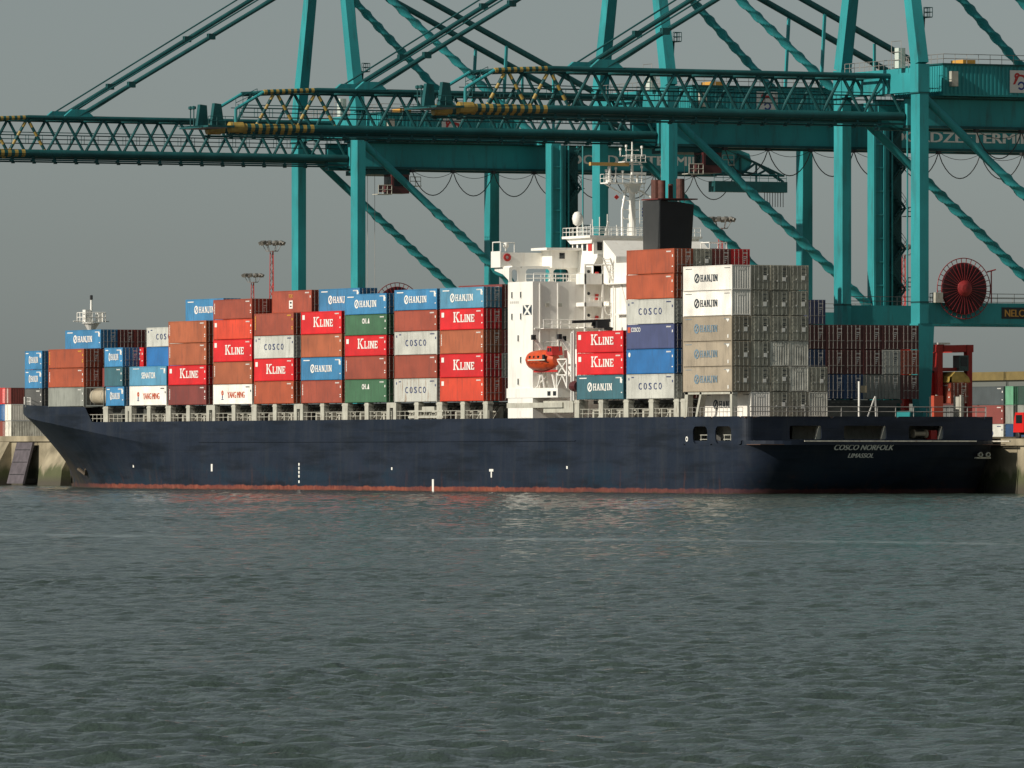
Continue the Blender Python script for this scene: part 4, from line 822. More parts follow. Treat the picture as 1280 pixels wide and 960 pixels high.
# foremast
fm = MB(); fm.tube((-223.1, 16.1, 10), (-223.1, 16.1, 22.9), .52, 14, .38); fm.tube((-223.1, 16.1, 22.9), (-223.1, 16.1, 26.0), .22, 10, .14); fmo = sp(fm, 'foremast', M_white)
b = MB(); b.lathe((-223.1, 16.1, 22.2), [(.4, -.6), (1.1, .45), (1.3, .5), (1.3, .62), (0, .62)], 14); b.tube((-223.1, 13.4, 23.0), (-223.1, 18.8, 23.0), .08, 6); b.box(-223.6, -222.6, 15.0, 15.8, 22.9, 24.6); b.box(-223.5, -222.7, 16.9, 17.8, 22.9, 24.3)
rail_mb(b, [(-221.6, 14.6, 22.9), (-221.6, 17.6, 22.9)], 1.3, gap=.8, r=.06); rail_mb(b, [(-224.6, 14.6, 22.9), (-221.6, 14.6, 22.9)], 1.3, gap=.8, r=.06); rail_mb(b, [(-224.6, 17.6, 22.9), (-221.6, 17.6, 22.9)], 1.3, gap=.8, r=.06); sp(b, 'crow_nest', M_white, fmo)
b = MB(); b.lathe((-223.1, 16.1, 26.0), [(0, 0), (.22, 0), (.22, .6), (0, .65)], 8); sp(b, 'masthead_lamp', M_dark, fmo)

# ================================================================== containers on board
ORD = ['bottom', 'second', 'third', 'fourth', 'fifth', 'sixth']
CARD = ['', 'first', 'second', 'third', 'fourth', 'fifth', 'sixth', 'seventh', 'eighth', 'ninth', 'tenth', 'eleventh', 'twelfth']
def lab(colour, style, tier, n, row, bay, L=12.192):
    t = 'top' if (tier == n - 1 and n > 1) else ORD[tier]
    m_ = {'hanjin_dark': ' with dark lettering', 'cosco': ' with blue lettering', 'yangming': ' with red lettering', 'hanjin_faded': ' with faded lettering', 'kline': ' with white lettering', 'hanjin': ' with white lettering', 'senator': ' with white lettering'}.get(style, '')
    if row > 2 or (L < 7 and row > 0): m_ = ''
    r_ = 'port edge' if row == 0 else CARD[row] + ' row inboard'
    return '%s%s container%s, %s tier, %s, %s' % ('short ' if L < 7 else '', CC[colour][1], m_, t, r_, bay)
def stack(xa, row, z0, tiers, bay, L=12.192, ends=None, y=None, group='containers stowed on the ship'):
    z = z0; n = len(tiers)
    for i, t in enumerate(tiers):
        if t is None: z += ST; continue
        colour, style, hh = t
        end = 'door' if (ends is None or ends[i]) else 'panel'
        container(xa, row * 2.48 if y is None else y, z, L, hh, colour, style, lab(colour, style, i, n, row, bay, L), group, end)
        z += hh
Z0 = 10.97
K = lambda h_: ('red', 'kline', h_)
S = {
 ('S4', 0): [('white', 'yangming', ST), ('lightblue', 'senator', ST)],
 ('S4', 1): [('brown', 'vert', ST), ('maroon', 'plain', ST), ('royal', 'plain', ST), ('grey', 'cosco', ST)],
 ('S5', 0): [('maroon', 'vert', ST), K(ST), ('orange', 'vert', HC), ('orange', 'vert', HC)],
 ('S5', 1): [('maroon', 'plain', HC), ('brown', 'plain', HC), K(ST), ('brown', 'plain', ST), ('blue', 'hanjin', HC)],
 ('S6', 0): [('white', 'yangming', ST), ('orange', 'vert', HC), K(HC), ('orangered', 'squares', ST), ('brown', 'vert', ST)],
 ('S6', 1): [('brown', 'plain', ST), ('maroon', 'plain', HC), ('brown', 'plain', HC), ('maroon', 'plain', ST), ('maroon', 'plain', ST)],
 ('S7', 0): [('rust', 'vert', HC), K(HC), ('grey', 'cosco', HC), ('brown', 'vert_yellow', HC)],
 ('S7', 1): [('maroon', 'plain', HC), ('brown', 'plain', HC), ('maroon', 'plain', HC), ('brown', 'plain', HC), ('brown', 'tex', HC)],
 ('S8', 0): [('brown', 'vert', HC), ('blue', 'hanjin', HC), ('orange', 'plain', HC), K(HC)],
 ('S8', 1): [('maroon', 'plain', HC), ('brown', 'plain', HC), ('maroon', 'plain', HC), ('maroon', 'plain', HC), ('blue', 'hanjin', HC)],
 ('S9', 0): [('green', 'emblem4', HC), ('brown', 'vert', HC), K(ST), ('green', 'emblem4', ST), ('blue', 'hanjin', ST)],
 ('S9', 1): [('brown', 'plain', HC), ('maroon', 'plain', HC), ('maroon', 'plain', ST), ('deepblue', 'plain', ST), ('deepblue', 'plain', ST)],
 ('S10', 0): [('rustygrey', 'cosco', HC), ('brown', 'plain', HC), ('grey', 'cosco', HC), ('brown', 'plain', ST), ('blue', 'hanjin', ST)],
 ('S10', 1): [('maroon', 'plain', HC), ('maroon', 'plain', HC), ('brown', 'plain', HC), ('maroon', 'plain', ST), ('maroon', 'plain', ST)],
 ('S11', 0): [('orangered', 'squares', HC), K(HC), ('orange', 'vert', HC), K(ST), ('lightblue', 'hanjin', ST)],
 ('S11', 1): [('maroon', 'plain', HC), ('midgrey', 'plain', HC), ('maroon', 'plain', HC), ('darkgrey', 'plain', ST), ('maroon', 'plain', HC)],
 ('S12', 0): [('teal', 'hanjin', HC), K(ST), K(ST)],
 ('S12', 1): [('maroon', 'plain', HC), ('maroon', 'plain', ST), ('brown', 'plain', ST)],
 ('S13', 0): [('grey', 'cosco', HC), ('royal', 'oval', HC), ('navy', 'corner_white', HC), ('grey', 'cosco', HC), ('rust', 'plain', HC), ('rust', 'plain', HC)],
 ('S13', 1): [('maroon', 'plain', HC), ('deepblue', 'plain', HC), ('maroon', 'plain', HC), ('maroon', 'plain', HC), ('brown', 'plain', HC), ('dull', 'plain', HC)],
 ('S13', 2): [('maroon', 'plain', HC), ('brown', 'plain', HC), ('maroon', 'plain', HC), ('brown', 'plain', HC), ('maroon', 'plain', HC), ('maroon', 'plain', HC)],
 ('S13', 3): [('brown', 'plain', HC), ('maroon', 'plain', HC), ('deepblue', 'plain', HC), ('maroon', 'plain', HC), ('brown', 'plain', HC), ('red', 'plain', HC)],
 ('S13', 4): [('oxblood', 'plain', HC), ('oxblood', 'plain', HC), ('oxblood', 'plain', HC)],  # most boxes from here inboard are coloured darker to stand for shade
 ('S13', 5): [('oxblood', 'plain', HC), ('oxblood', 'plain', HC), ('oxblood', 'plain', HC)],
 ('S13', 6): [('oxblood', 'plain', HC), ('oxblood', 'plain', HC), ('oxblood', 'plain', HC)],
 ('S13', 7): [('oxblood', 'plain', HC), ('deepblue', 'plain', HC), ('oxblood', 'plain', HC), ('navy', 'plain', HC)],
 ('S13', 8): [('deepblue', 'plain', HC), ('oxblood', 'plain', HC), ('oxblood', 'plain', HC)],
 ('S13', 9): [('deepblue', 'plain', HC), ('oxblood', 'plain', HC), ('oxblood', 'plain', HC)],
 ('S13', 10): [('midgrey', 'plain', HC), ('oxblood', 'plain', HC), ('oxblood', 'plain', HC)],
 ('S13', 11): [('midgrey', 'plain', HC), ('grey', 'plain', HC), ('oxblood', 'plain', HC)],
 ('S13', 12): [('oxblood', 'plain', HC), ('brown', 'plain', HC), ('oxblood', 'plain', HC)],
}
BN = dict(S11='first bay ahead of bridge', S10='second bay ahead of bridge', S9='third bay ahead of bridge', S8='fourth bay ahead of bridge', S7='fifth bay ahead of bridge', S6='sixth bay ahead of bridge', S5='seventh bay ahead of bridge', S4='eighth bay ahead of bridge', S12='first bay behind bridge', S13='second bay behind bridge', S14='aftermost bay')
for (k_, r_), tiers in S.items(): stack(BAYS[k_], r_, Z0, tiers, BN[k_])
HJ = ('beige', 'hanjin_faded', HC)
stack(0, 0, 11.68, [HJ, HJ, HJ, ('white', 'hanjin_dark', HC), ('white', 'hanjin_dark', HC)], BN['S14'], ends=[1, 1, 1, 0, 0])
D_ = ('dull', None, HC); W_ = ('dullwhite', None, HC)
stack(0, 1, 11.68 - HC, [('white', 'hanjin_dark', HC), D_, D_, D_, D_, D_], BN['S14'], ends=[0, 1, 1, 1, 1, 1])
stack(0, 2, 11.68 - HC, [D_, D_, W_, D_, D_, D_], BN['S14'], ends=[1, 1, 0, 1, 1, 1])
stack(0, 3, 11.68 - HC, [D_, W_, W_, D_, D_, D_], BN['S14'], ends=[1, 0, 0, 1, 1, 1])
stack(0, 4, 11.68 - HC, [W_, D_], BN['S14'], ends=[0, 1])
cg = MB()
for y in (5.1, 7.3): cg.box(-15.4, -15.3, y - .05, y + .05, 28.34, 29.1); cg.box(-17.6, -17.5, y - .05, y + .05, 28.34, 29.1); cg.box(-17.6, -15.3, y - .05, y + .05, 29.05, 29.15)
cg.box(-15.42, -15.3, 5.1, 7.3, 29.02, 29.14); cg.box(-17.6, -17.48, 5.1, 7.3, 29.02, 29.14); cg.box(-17.5, -15.4, 5.2, 7.2, 28.34, 28.4)
tag(cg.build('lashing_cage', M_white), 'small white frame cage standing on the tall stack behind the funnel', 'cage')
# forward bays
F20 = 6.058
B9, B10, B11, B12 = 'ninth bay ahead of bridge', 'tenth bay ahead of bridge', 'eleventh bay ahead of bridge', 'foremost bay'
stack(-174.4, 0, Z0, [('blue', 'hanjin', ST)], B9, F20)
stack(-174.9, 0, Z0 + ST, [('teal', 'plain', ST), ('blue', 'hanjin', ST)], B9, F20, y=.0)
stack(-173.6, 1, Z0, [('maroon', 'plain', ST), ('brown', 'plain', ST), ('red', 'kline', ST)], B9, F20)
stack(-188.0, 0, Z0, [('midgrey', 'plain', ST), ('rust', 'vert', ST), ('rust', 'vert_yellow', ST)], B11)
stack(-188.0, 1, Z0, [('maroon', 'plain', ST), ('maroon', 'plain', ST), ('brown', 'plain', ST), ('blue', 'hanjin', ST)], B11)
for r_ in (2, 3): stack(-188.0, r_, Z0, [('maroon', 'plain', ST), ('brown', 'plain', ST), ('brown', 'plain', ST), ('maroon', 'plain', ST)], B11)
stack(-211.0, 1, Z0, [('darkgrey', 'plain', ST), ('blue', 'hanjin', ST), ('blue', 'hanjin', ST)], B12, F20, y=3.6)
stack(-211.0, 2, Z0, [('darkgrey', 'plain', ST), ('grey', 'plain', ST), ('darkgreen', 'plain', ST)], B12, F20, y=6.1)
# tank container
tk = empty('tank_container', (-181.2, 0, Z0)); TO = tk.location.copy(); tag(tk, 'beige tank container in an open frame on the foredeck, bottom tier, port edge', 'tank container')
b = MB()
for X in (-181.25, -187.2):
    for Y in (.07, 2.37): b.box(X - .07, X + .07, Y - .07, Y + .07, Z0, Z0 + ST)
    b.box(X - .07, X + .07, .07, 2.37, Z0, Z0 + .15); b.box(X - .07, X + .07, .07, 2.37, Z0 + ST - .13, Z0 + ST - .012)
for Y in (.07, 2.37): b.box(-187.2, -181.2, Y - .06, Y + .06, Z0 + .02, Z0 + .16); b.box(-187.2, -181.2, Y - .06, Y + .06, Z0 + ST - .14, Z0 + ST - .02)
b.build('frame', mat('tank_frame', (.12, .13, .12), .6), tk, TO)
b = MB(); b.lathe((0, 1.22, Z0 + 1.32), [(0, -187.0), (.6, -186.9), (1.02, -186.5), (1.08, -186.3), (1.08, -182.1), (1.02, -181.9), (.6, -181.5), (0, -181.4)], 20, 'x'); b.smooth = True; b.build('tank', mat('tank_beige', (.42, .36, .26), .5, var=.15, damt=.4), tk, TO)
for X in (-185.8, -182.6): b = MB(); b.lathe((X, 1.22, Z0 + 1.32), [(1.09, -.06), (1.12, -.06), (1.12, .06), (1.09, .06)], 20, 'x'); b.build('band', M_cream, tk, TO)
stack(-181.4, 1, Z0, [('darkgrey', 'plain', ST), ('maroon', 'plain', ST)], B10, F20)

# ================================================================== ship-to-shore cranes
LX, YW, YL = 9.7, 40.0, 69.6
CO = (0, YW, QZ)
def make_crane():
    root = empty('container_crane', (0, YW, QZ))
    def cp(mb, name, m_=M_teal, parent=None, label=None, smooth=False): return mb.build(name, m_, parent or root, CO, label, smooth)
    for sx in (-1, 1):
        x = sx * LX
        b = MB(); b.box(x - 1.1, x + 1.1, YW - .6, YW + .6, 20.1, 47.6); b.beam((x, YW + .25, 9.6), (x, YW + .3, 20.1), 1.6, 1.5, 2.1, 2.2, upv=(0, 1, 0)); cp(b, 'leg')
        b = MB(); b.box(x - 1.0, x + 1.0, YW - .75, YW + .75, 47.62, 51.0); b.beam((x - sx * .0, YW, 51.0), (x - sx * 5.1, YW, 73.0), 1.9, 1.4, 1.5, 1.2, upv=(0, 1, 0)); cp(b, 'upper_leg')
        b = MB(); b.box(x - 1.13, x + 1.13, YW - .63, YW + .63, 22.55, 22.75); b.box(x - 1.13, x + 1.13, YW - .78, YW + .78, 47.5, 47.66); cp(b, 'leg_flange', M_tdark)
        b = MB(); b.box(x - .95, x + .95, YL - .7, YL + .7, 20.1, 47.4); b.beam((x, YL, 9.6), (x, YL, 20.1), 1.5, 1.4, 1.9, 1.6, upv=(0, 1, 0)); cp(b, 'leg')
        b = MB(); b.box(x - .8, x + .8, YW + .61, YL - .71, 20.12, 22.6); pb = cp(b, 'portal_beam')
        b = MB(); rail_mb(b, [(x + sx * .7, YW + 1, 22.6), (x + sx * .7, YL - 1, 22.6)], 1.1, gap=2.2, r=.04); cp(b, 'railing', M_rod, pb)
        b = MB(); b.strake((x, YW + .4, 47.2), (x, YL - .3, 22.9), .50, .16, .33, 16); cp(b, 'diagonal_brace', smooth=True)
        for Y in (YW, YL):
            b = MB(); b.box(x - 5.0, x + 5.0, Y - .5, Y + .5, QZ + 1.5, QZ + 2.3)
            for k in range(4):
                xx = x - 4.2 + 2.8 * k; b.box(xx - .9, xx + .9, Y - .35, Y + .35, QZ + .55, QZ + 1.5); [b.lathe((xx + d, Y, QZ + .4), [(0, -.18), (.4, -.18), (.4, .18), (0, .18)], 12, 'y') for d in (-.55, .55)]
            cp(b, 'bogie', M_tdark)
    for Y in (YW, YL):
        b = MB(); b.box(-11.5, 11.5, Y - .55, Y + .55, QZ + 2.3, QZ + 3.4); cp(b, 'sill_beam')
    b = MB(); b.box(-LX + 1.0, LX - 1.0, YW - .65, YW + .65, 47.7, 50.6); cp(b, 'cross_beam'); b = MB(); b.box(-LX + .95, LX - .95, YL - .6, YL + .6, 47.2, 49.4); cp(b, 'cross_beam')
    b = MB(); b.box(-5.5, 5.5, YW - .6, YW + .6, 71.8, 73.6); cp(b, 'apex_beam')
    # main girders and back reach
    for sx in (-1, 1):
        x = sx * 3.6; b = MB(); b.box(x - .45, x + .45, 41.4, 101.5, 43.95, 47.1); b.prism([(101.5, 43.95), (101.5, 47.1), (103.0, 46.6), (103.4, 45.4), (102.8, 44.3)], 'x', x - .45, x + .45); g = cp(b, 'girder')
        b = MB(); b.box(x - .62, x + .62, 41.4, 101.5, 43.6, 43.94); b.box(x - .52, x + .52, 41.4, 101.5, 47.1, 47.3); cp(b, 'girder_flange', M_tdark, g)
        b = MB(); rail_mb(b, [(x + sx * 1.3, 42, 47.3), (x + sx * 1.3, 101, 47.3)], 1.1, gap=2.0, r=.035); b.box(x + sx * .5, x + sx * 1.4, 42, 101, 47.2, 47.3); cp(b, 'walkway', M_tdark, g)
        if sx == 1:
            l = LB('y', x + .47); l.text('NOORDZEETERMINAL', 85.9, 44.75, 1.3, 26.2); cp(l, 'lettering', M_ltw, g)
    for Y in np.arange(44, 101, 8.0): b = MB(); b.box(-3.14, 3.14, Y - .2, Y + .2, 46.2, 47.0); cp(b, 'girder_tie')
    # boom
    Y0, Y1, ZL, ZU = -17.7, 41.2, 45.0, 49.8
    npan = 10; pan = (Y1 - (Y0 + 3.3)) / npan
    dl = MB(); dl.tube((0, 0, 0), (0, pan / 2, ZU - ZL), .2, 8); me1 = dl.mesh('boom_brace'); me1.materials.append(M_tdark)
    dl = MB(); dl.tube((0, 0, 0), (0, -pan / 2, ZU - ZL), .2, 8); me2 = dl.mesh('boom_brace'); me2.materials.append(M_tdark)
    def stripy(p0, p1, r, n=12):
        b = MB(); p0 = Vector(p0); p1 = Vector(p1)
        for k in range(n): b.cur = k % 2; b.tube(p0.lerp(p1, k / n), p0.lerp(p1, (k + 1) / n), r, 10)
        return b
    for sx in (-1, 1):
        x = sx * 3.4
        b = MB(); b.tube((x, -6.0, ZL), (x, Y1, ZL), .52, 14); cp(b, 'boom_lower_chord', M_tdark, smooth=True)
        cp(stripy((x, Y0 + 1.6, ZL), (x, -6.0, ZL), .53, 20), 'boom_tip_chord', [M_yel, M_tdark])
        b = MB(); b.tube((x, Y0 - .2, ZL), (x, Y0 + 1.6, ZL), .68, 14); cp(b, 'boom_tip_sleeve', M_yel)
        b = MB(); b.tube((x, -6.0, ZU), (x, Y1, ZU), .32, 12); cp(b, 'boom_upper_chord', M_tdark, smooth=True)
        cp(stripy((x, -13.2, ZU - .35), (x, -6.0, ZU), .31, 18), 'boom_tip_chord', [M_yel if sx == 1 else M_tdark, M_tdark])
        b = MB(); b.tube((x, -13.2, ZU - .35), (x, -17.0, ZL + 2.3), .2, 8); b.tube((x, -17.0, ZL + 2.3), (x, -17.0, ZL), .2, 8); cp(b, 'boom_tip_strut', M_teal)
        b = MB(); b.box(x - .22, x + .22, Y0 - .5, Y1, 44.0, 44.2)
        for Y in np.arange(Y0, Y1, 3.1): b.box(x - .08, x + .08, Y - .1, Y + .1, 44.2, 44.6); b.box(x - .3, x + .3, Y - .15, Y + .15, 43.85, 44.05)
        cp(b, 'trolley_rail', M_tdark)
        for k in range(npan):
            ya = Y0 + 3.3 + pan * k
            if k < 2 and sx == 1:
                cp(stripy((x, ya, ZL), (x, ya + pan / 2, ZU - .15), .21, 8), 'boom_tip_brace', [M_yel, M_tdark]); cp(stripy((x, ya + pan, ZL), (x, ya + pan / 2, ZU - .15), .21, 8), 'boom_tip_brace', [M_yel, M_tdark])
            else:
                for me, yy in ((me1, ya), (me2, ya + pan)): o = link('boom_brace', me, root); o.location = Vector((x, yy, ZL)) - Vector(CO)
    c1 = MB(); c1.tube((-3.4, 0, 0), (3.4, 0, 0), .16, 6); c1 = c1.mesh('boom_cross_member'); c1.materials.append(M_tdark)
    c2 = MB(); c2.tube((-3.4, 0, 0), (3.4, pan, 0), .11, 6); c2 = c2.mesh('boom_lateral_brace'); c2.materials.append(M_tdark)
    for k in range(npan + 1):
        o = link('boom_cross_member', c1, root); o.location = Vector((0, Y0 + 3.3 + pan * k, ZL)) - Vector(CO)
        if k < npan: o = link('boom_cross_member', c1, root); o.location = Vector((0, Y0 + 3.3 + pan * (k + .5), ZU - .1)) - Vector(CO)
        if k < npan - 1: o = link('boom_lateral_brace', c2, root); o.location = Vector((0, Y0 + 3.3 + pan * (k + .5), ZU - .1)) - Vector(CO)
    b = MB(); b.box(1.6, 2.6, Y0 + 2, Y1, 46.3, 46.4); rail_mb(b, [(2.6, Y0 + 2, 46.4), (2.6, Y1, 46.4)], 1.1, gap=2.0, r=.04); rail_mb(b, [(1.6, Y0 + 2, 46.4), (1.6, Y1, 46.4)], 1.1, gap=2.0, r=.04); b.tube((1, Y0 + 2, 47.9), (1, Y1, 47.9), .06, 5); b.tube((-1, Y0 + 2, 47.6), (-1, Y1, 47.6), .06, 5); cp(b, 'boom_walkway', M_tdark)
    b = MB(); b.box(-4.4, 4.4, -21.2, -17.6, 44.95, 45.2); b.prism([(-19.9, 45.2), (-18.4, 45.2), (-18.6, 47.9), (-19.5, 48.0)], 'x', -2.6, -1.8); b.prism([(-19.9, 45.2), (-18.2, 45.2), (-18.6, 47.9), (-19.5, 48.0)], 'x', 1.8, 2.6); bt = cp(b, 'boom_tip_platform', M_tdark)
    b = MB(); rail_mb(b, [(4.3, -21.1, 45.2), (4.3, -17.7, 45.2)], 1.1, gap=.9, r=.04); rail_mb(b, [(4.3, -17.4, 47.5), (4.3, -14.5, 48.8)], 1.0, gap=.9, r=.04)
    for x in (2, 3): b.tube((x, -22.5, 45.1), (x, -22.5, 47.2), .08, 6); b.lathe((x, -22.5, 47.1), [(0, 0), (.3, .1), (.3, .4), (0, .5)], 8)
    b.tube((1.5, -24.5, 45.1), (4, -17.6, 45.1), .07, 6); cp(b, 'tip_railing', M_tdark, bt)
    for sx in (-1, 1):
        x = sx * 3.4
        b = MB(); b.tube((sx * 4.7, YW, 72.4), (x, 1.3, 50.0), .30, 10); b.tube((sx * 4.7, YW, 73.6), (x, .2, 50.5), .11, 6); b.tube((sx * 4.4, YW, 73.0), (x - .4, 2.6, 50.2), .07, 5)
        for t in (.2, .5, .8): p = Vector((sx * 4.7, YW, 72.4)).lerp(Vector((x, 1.3, 50.0)), t); b.box(p.x - .35, p.x + .35, p.y - .5, p.y + .5, p.z - .4, p.z + .4)
        cp(b, 'forestay', M_tdark)
        b = MB(); b.prism([(-.8, 50), (3.6, 50), (2.4, 51.0), (.4, 51.0)], 'x', x - .3, x + .3); cp(b, 'stay_lug')
        b = MB(); b.strake((sx * 4.7, YW + .3, 72.6), (sx * 8.2, YL - 1.0, 47.5), .46, .16, 0.0, 15); cp(b, 'backstay', smooth=True)
        b = MB(); b.tube((sx * 4.7, YW + .3, 72.9), (sx * 5.0, 94, 47.2), .42, 12); cp(b, 'long_backstay', M_tdark, smooth=True)
        b = MB(); b.beam((sx * 4.9, 64, 47.3), (sx * 4.9, 64.8, 61.0), .35, .35); cp(b, 'stay_prop'); b = MB(); b.beam((sx * 4.9, 72, 47.3), (sx * 4.9, 72, 57.2), .3, .3); cp(b, 'stay_prop')
    # machinery house with ribbed walls
    b = MB(); b.box(-6, 6, 45.2, 66, 47.5, 51.2); mh = cp(b, 'machinery_house')
    b = MB()
    for y in np.arange(45.6, 66, .55): b.box(6, 6.09, y, y + .22, 47.7, 51.05)
    for x in np.arange(-5.8, 5.8, .6): b.box(x, x + .25, 45.12, 45.2, 47.7, 51.05)
    cp(b, 'wall_rib', M_teal, mh)
    b = MB(); b.box(-6.25, 6.25, 45.0, 66.2, 51.2, 51.38); rf2 = cp(b, 'house_roof', M_tdark, mh)
    b = MB(); rail_mb(b, [(6.1, 45.2, 51.38), (6.1, 66, 51.38)], 1.1, gap=1.5, r=.04); rail_mb(b, [(-6.1, 45.2, 51.38), (6.1, 45.2, 51.38)], 1.1, gap=1.5, r=.04); cp(b, 'roof_railing', M_rod, rf2)
    b = MB(); b.box(2, 5, 48.5, 50.2, 51.4, 51.9); cp(b, 'roof_unit', M_lto, rf2)
    b = MB(); b.box(6.1, 6.7, 46.0, 46.9, 48.6, 50.4); cp(b, 'wall_unit', M_cream, mh)
    b = MB(); b.box(6.1, 6.16, 54.3, 57.3, 48.0, 50.7); sg = cp(b, 'sign_board', mat('sign_white', (.72, .70, .66), .5), mh)
    l = LB('y', 6.17); l.polys(ring(55.75, 49.35, .62, .85, 14, 20, 170)); l.polys(ring(55.3, 50.0, .15, .4, 10, 30, 250)); l.polys([[(55.9, 50.2), (56.9, 50.0), (57.0, 49.2), (56.5, 49.8)], [(54.7, 49.0), (55.0, 49.0), (55.5, 49.9), (55.2, 50.0)]]); cp(l, 'red_emblem', M_lred, sg)
    l = LB('y', 6.175); l.polys(ring(55.85, 48.85, .3, .52, 14, -150, 170)); cp(l, 'blue_emblem', mat('emblem_blue', (.02, .05, .25), .5), sg)
    # back-reach gantry: parked cable loops, lattice and end panel
    b = MB(); b.box(3.2, 5.2, 97.0, 108.4, 41.2, 42.7); fs_ = cp(b, 'cable_tray', M_tdark)
    b = MB()
    for y0_, z0_, y1_, z1_ in ((101, 46.5, 108.2, 43.6), (101, 44.2, 105, 43.6), (97, 43.6, 108.4, 43.6), (104, 45.2, 104, 42.7), (99, 43.6, 101.3, 46.2), (101.5, 43.6, 104, 45.4), (104, 43.6, 106, 44.6), (104, 45.3, 107.8, 42.9), (101.5, 46, 101.5, 42.7), (106, 44.4, 108.3, 42.7)):
        b.tube((4.2, y0_, z0_), (4.2, y1_, z1_), .17, 6)
    rail_mb(b, [(4.9, 97, 42.7), (4.9, 108.4, 42.7)], 1.0, gap=1.4, r=.04); cp(b, 'tray_bracket', M_tdark, fs_)
    b = MB()
    for k in range(8): y = 105.0 + .42 * k; b.path([(4.6, y, 42.6)] + [(4.6, y + .1, 42.6 - 3.4 * math.sin(math.pi * t / 8)) for t in range(1, 8)] + [(4.6, y + .25, 42.6)], .05, 5)
    cp(b, 'parked_cable_loops', M_cable, fs_)
    # festoon
    for k in range(8):
        ya = 50.5 + 6.2 * k; b = MB(); pts = [(4.7, ya + 6.2 * t / 12, 43.4 - 3.3 * (1 - (t / 6 - 1) ** 2) ** .8) for t in range(13)]; b.path(pts, .07, 5); b.path([(4.9, ya + 6.2 * t / 8, 43.4 - .9 * (1 - (t / 4 - 1) ** 2)) for t in range(9)], .035, 4); b.box(4.4, 5.0, ya - .25, ya + .25, 43.2, 43.6); cp(b, 'festoon_cable', M_cable)
    # trolley with cab and hoist ropes
    b = MB(); b.box(-4, 4, 44.5, 50.5, 42.9, 43.55); tr = cp(b, 'trolley', M_tdark)
    b = MB(); b.box(2.0, 4.6, 47.5, 50.1, 40.3, 42.9); b.box(2.2, 4.4, 46.6, 47.5, 40.5, 41.5); cab = cp(b, 'operator_cab', M_maroon, tr)
    b = MB(); b.box(4.6, 4.64, 47.8, 49.8, 41.3, 42.5); b.box(2.3, 4.3, 47.44, 47.49, 41.6, 42.6); cp(b, 'cab_window', M_glass, cab)
    b = MB(); rail_mb(b, [(4.7, 50.2, 41.4), (4.7, 51.8, 41.4)], 1.2, gap=.6, r=.05); b.box(3, 4.8, 50.1, 51.9, 41.3, 41.4); cp(b, 'cab_balcony', M_cream, tr); b = MB(); rail_mb(b, [(4.7, 45.4, 40.2), (4.7, 47.4, 40.2)], 1.2, gap=.6, r=.05); b.box(3, 4.8, 45.2, 47.4, 40.1, 40.2); cp(b, 'cab_balcony', M_cream, tr)
    b = MB()
    for x in (-2.2, 2.2):
        for y in (44.9, 46.0): b.tube((x, y, 15.5), (x, y, 43), .035, 4)
    cp(b, 'hoist_rope', M_rod, tr)
    b = MB(); b.box(-6.1, 6.1, 44.4, 44.9, 13.6, 14.1); b.box(-6.1, 6.1, 46.0, 46.5, 13.6, 14.1); b.box(-2.6, 2.6, 44.5, 46.4, 14.1, 15.2); b.box(-6.1, -5.6, 44.2, 46.7, 13.4, 14.1); b.box(5.6, 6.1, 44.2, 46.7, 13.4, 14.1); cp(b, 'spreader', M_yel, tr)
    # cable reel on the portal beam
    xc, yc, zc = LX + 1.15, 45.3, 24.3
    b = MB(); b.lathe((xc, yc, zc), [(0, -.22), (2.95, -.22), (3.0, 0), (2.95, .22), (0, .22)], 40, 'x'); rl = cp(b, 'cable_reel', M_reeld)
    b = MB()
    for k in range(32):
        a = 2 * math.pi * k / 32; b.beam((xc + .3, yc + .5 * math.cos(a), zc + .5 * math.sin(a)), (xc + .3, yc + 3.05 * math.cos(a), zc + 3.05 * math.sin(a)), .09, .07)
    cp(b, 'reel_spoke', M_reel, rl)
    b = MB()
    for r0 in (3.05, 3.62): b.path([(xc + .1, yc + r0 * math.cos(t / 48 * 2 * math.pi), zc + r0 * math.sin(t / 48 * 2 * math.pi)) for t in range(49)], .06, 5)
    for k in range(32):
        a = 2 * math.pi * (k + .5) / 32; b.tube((xc + .1, yc + 3.05 * math.cos(a), zc + 3.05 * math.sin(a)), (xc + .1, yc + 3.62 * math.cos(a), zc + 3.62 * math.sin(a)), .05, 5)
    cp(b, 'reel_rim', M_reel, rl)
    b = MB(); b.lathe((xc, yc, zc), [(1.0, .2), (.95, .4), (.5, .65), (0, .7)], 24, 'x'); cp(b, 'reel_hub', mat('hub_red', (.27, .02, .02), .6, var=.3, vscale=1.5), rl)
    b = MB(); b.box(xc - .4, xc + .4, 41.3, 42.3, 22.6, 23.8); cp(b, 'reel_guard', M_cream, rl); b = MB(); b.tube((xc, 49.1, 22.6), (xc, 49.1, 26.5), .09, 6); b.tube((xc, 48.5, 26.3), (xc, 49.7, 26.6), .09, 6); cp(b, 'cable_guide', M_reel, rl); b = MB(); b.box(xc - 1, xc, yc - .5, yc + .5, 22.5, 24.4); cp(b, 'reel_bracket', M_cream, rl)
    b = MB(); b.box(LX + .8, LX + .86, 50.7, 55.9, 20.75, 22.1); nb = cp(b, 'maker_plate', M_dark); l = LB('y', LX + .87); l.text('NELCON', 53.3, 21.0, .85, 4.4); cp(l, 'lettering', M_lto, nb)
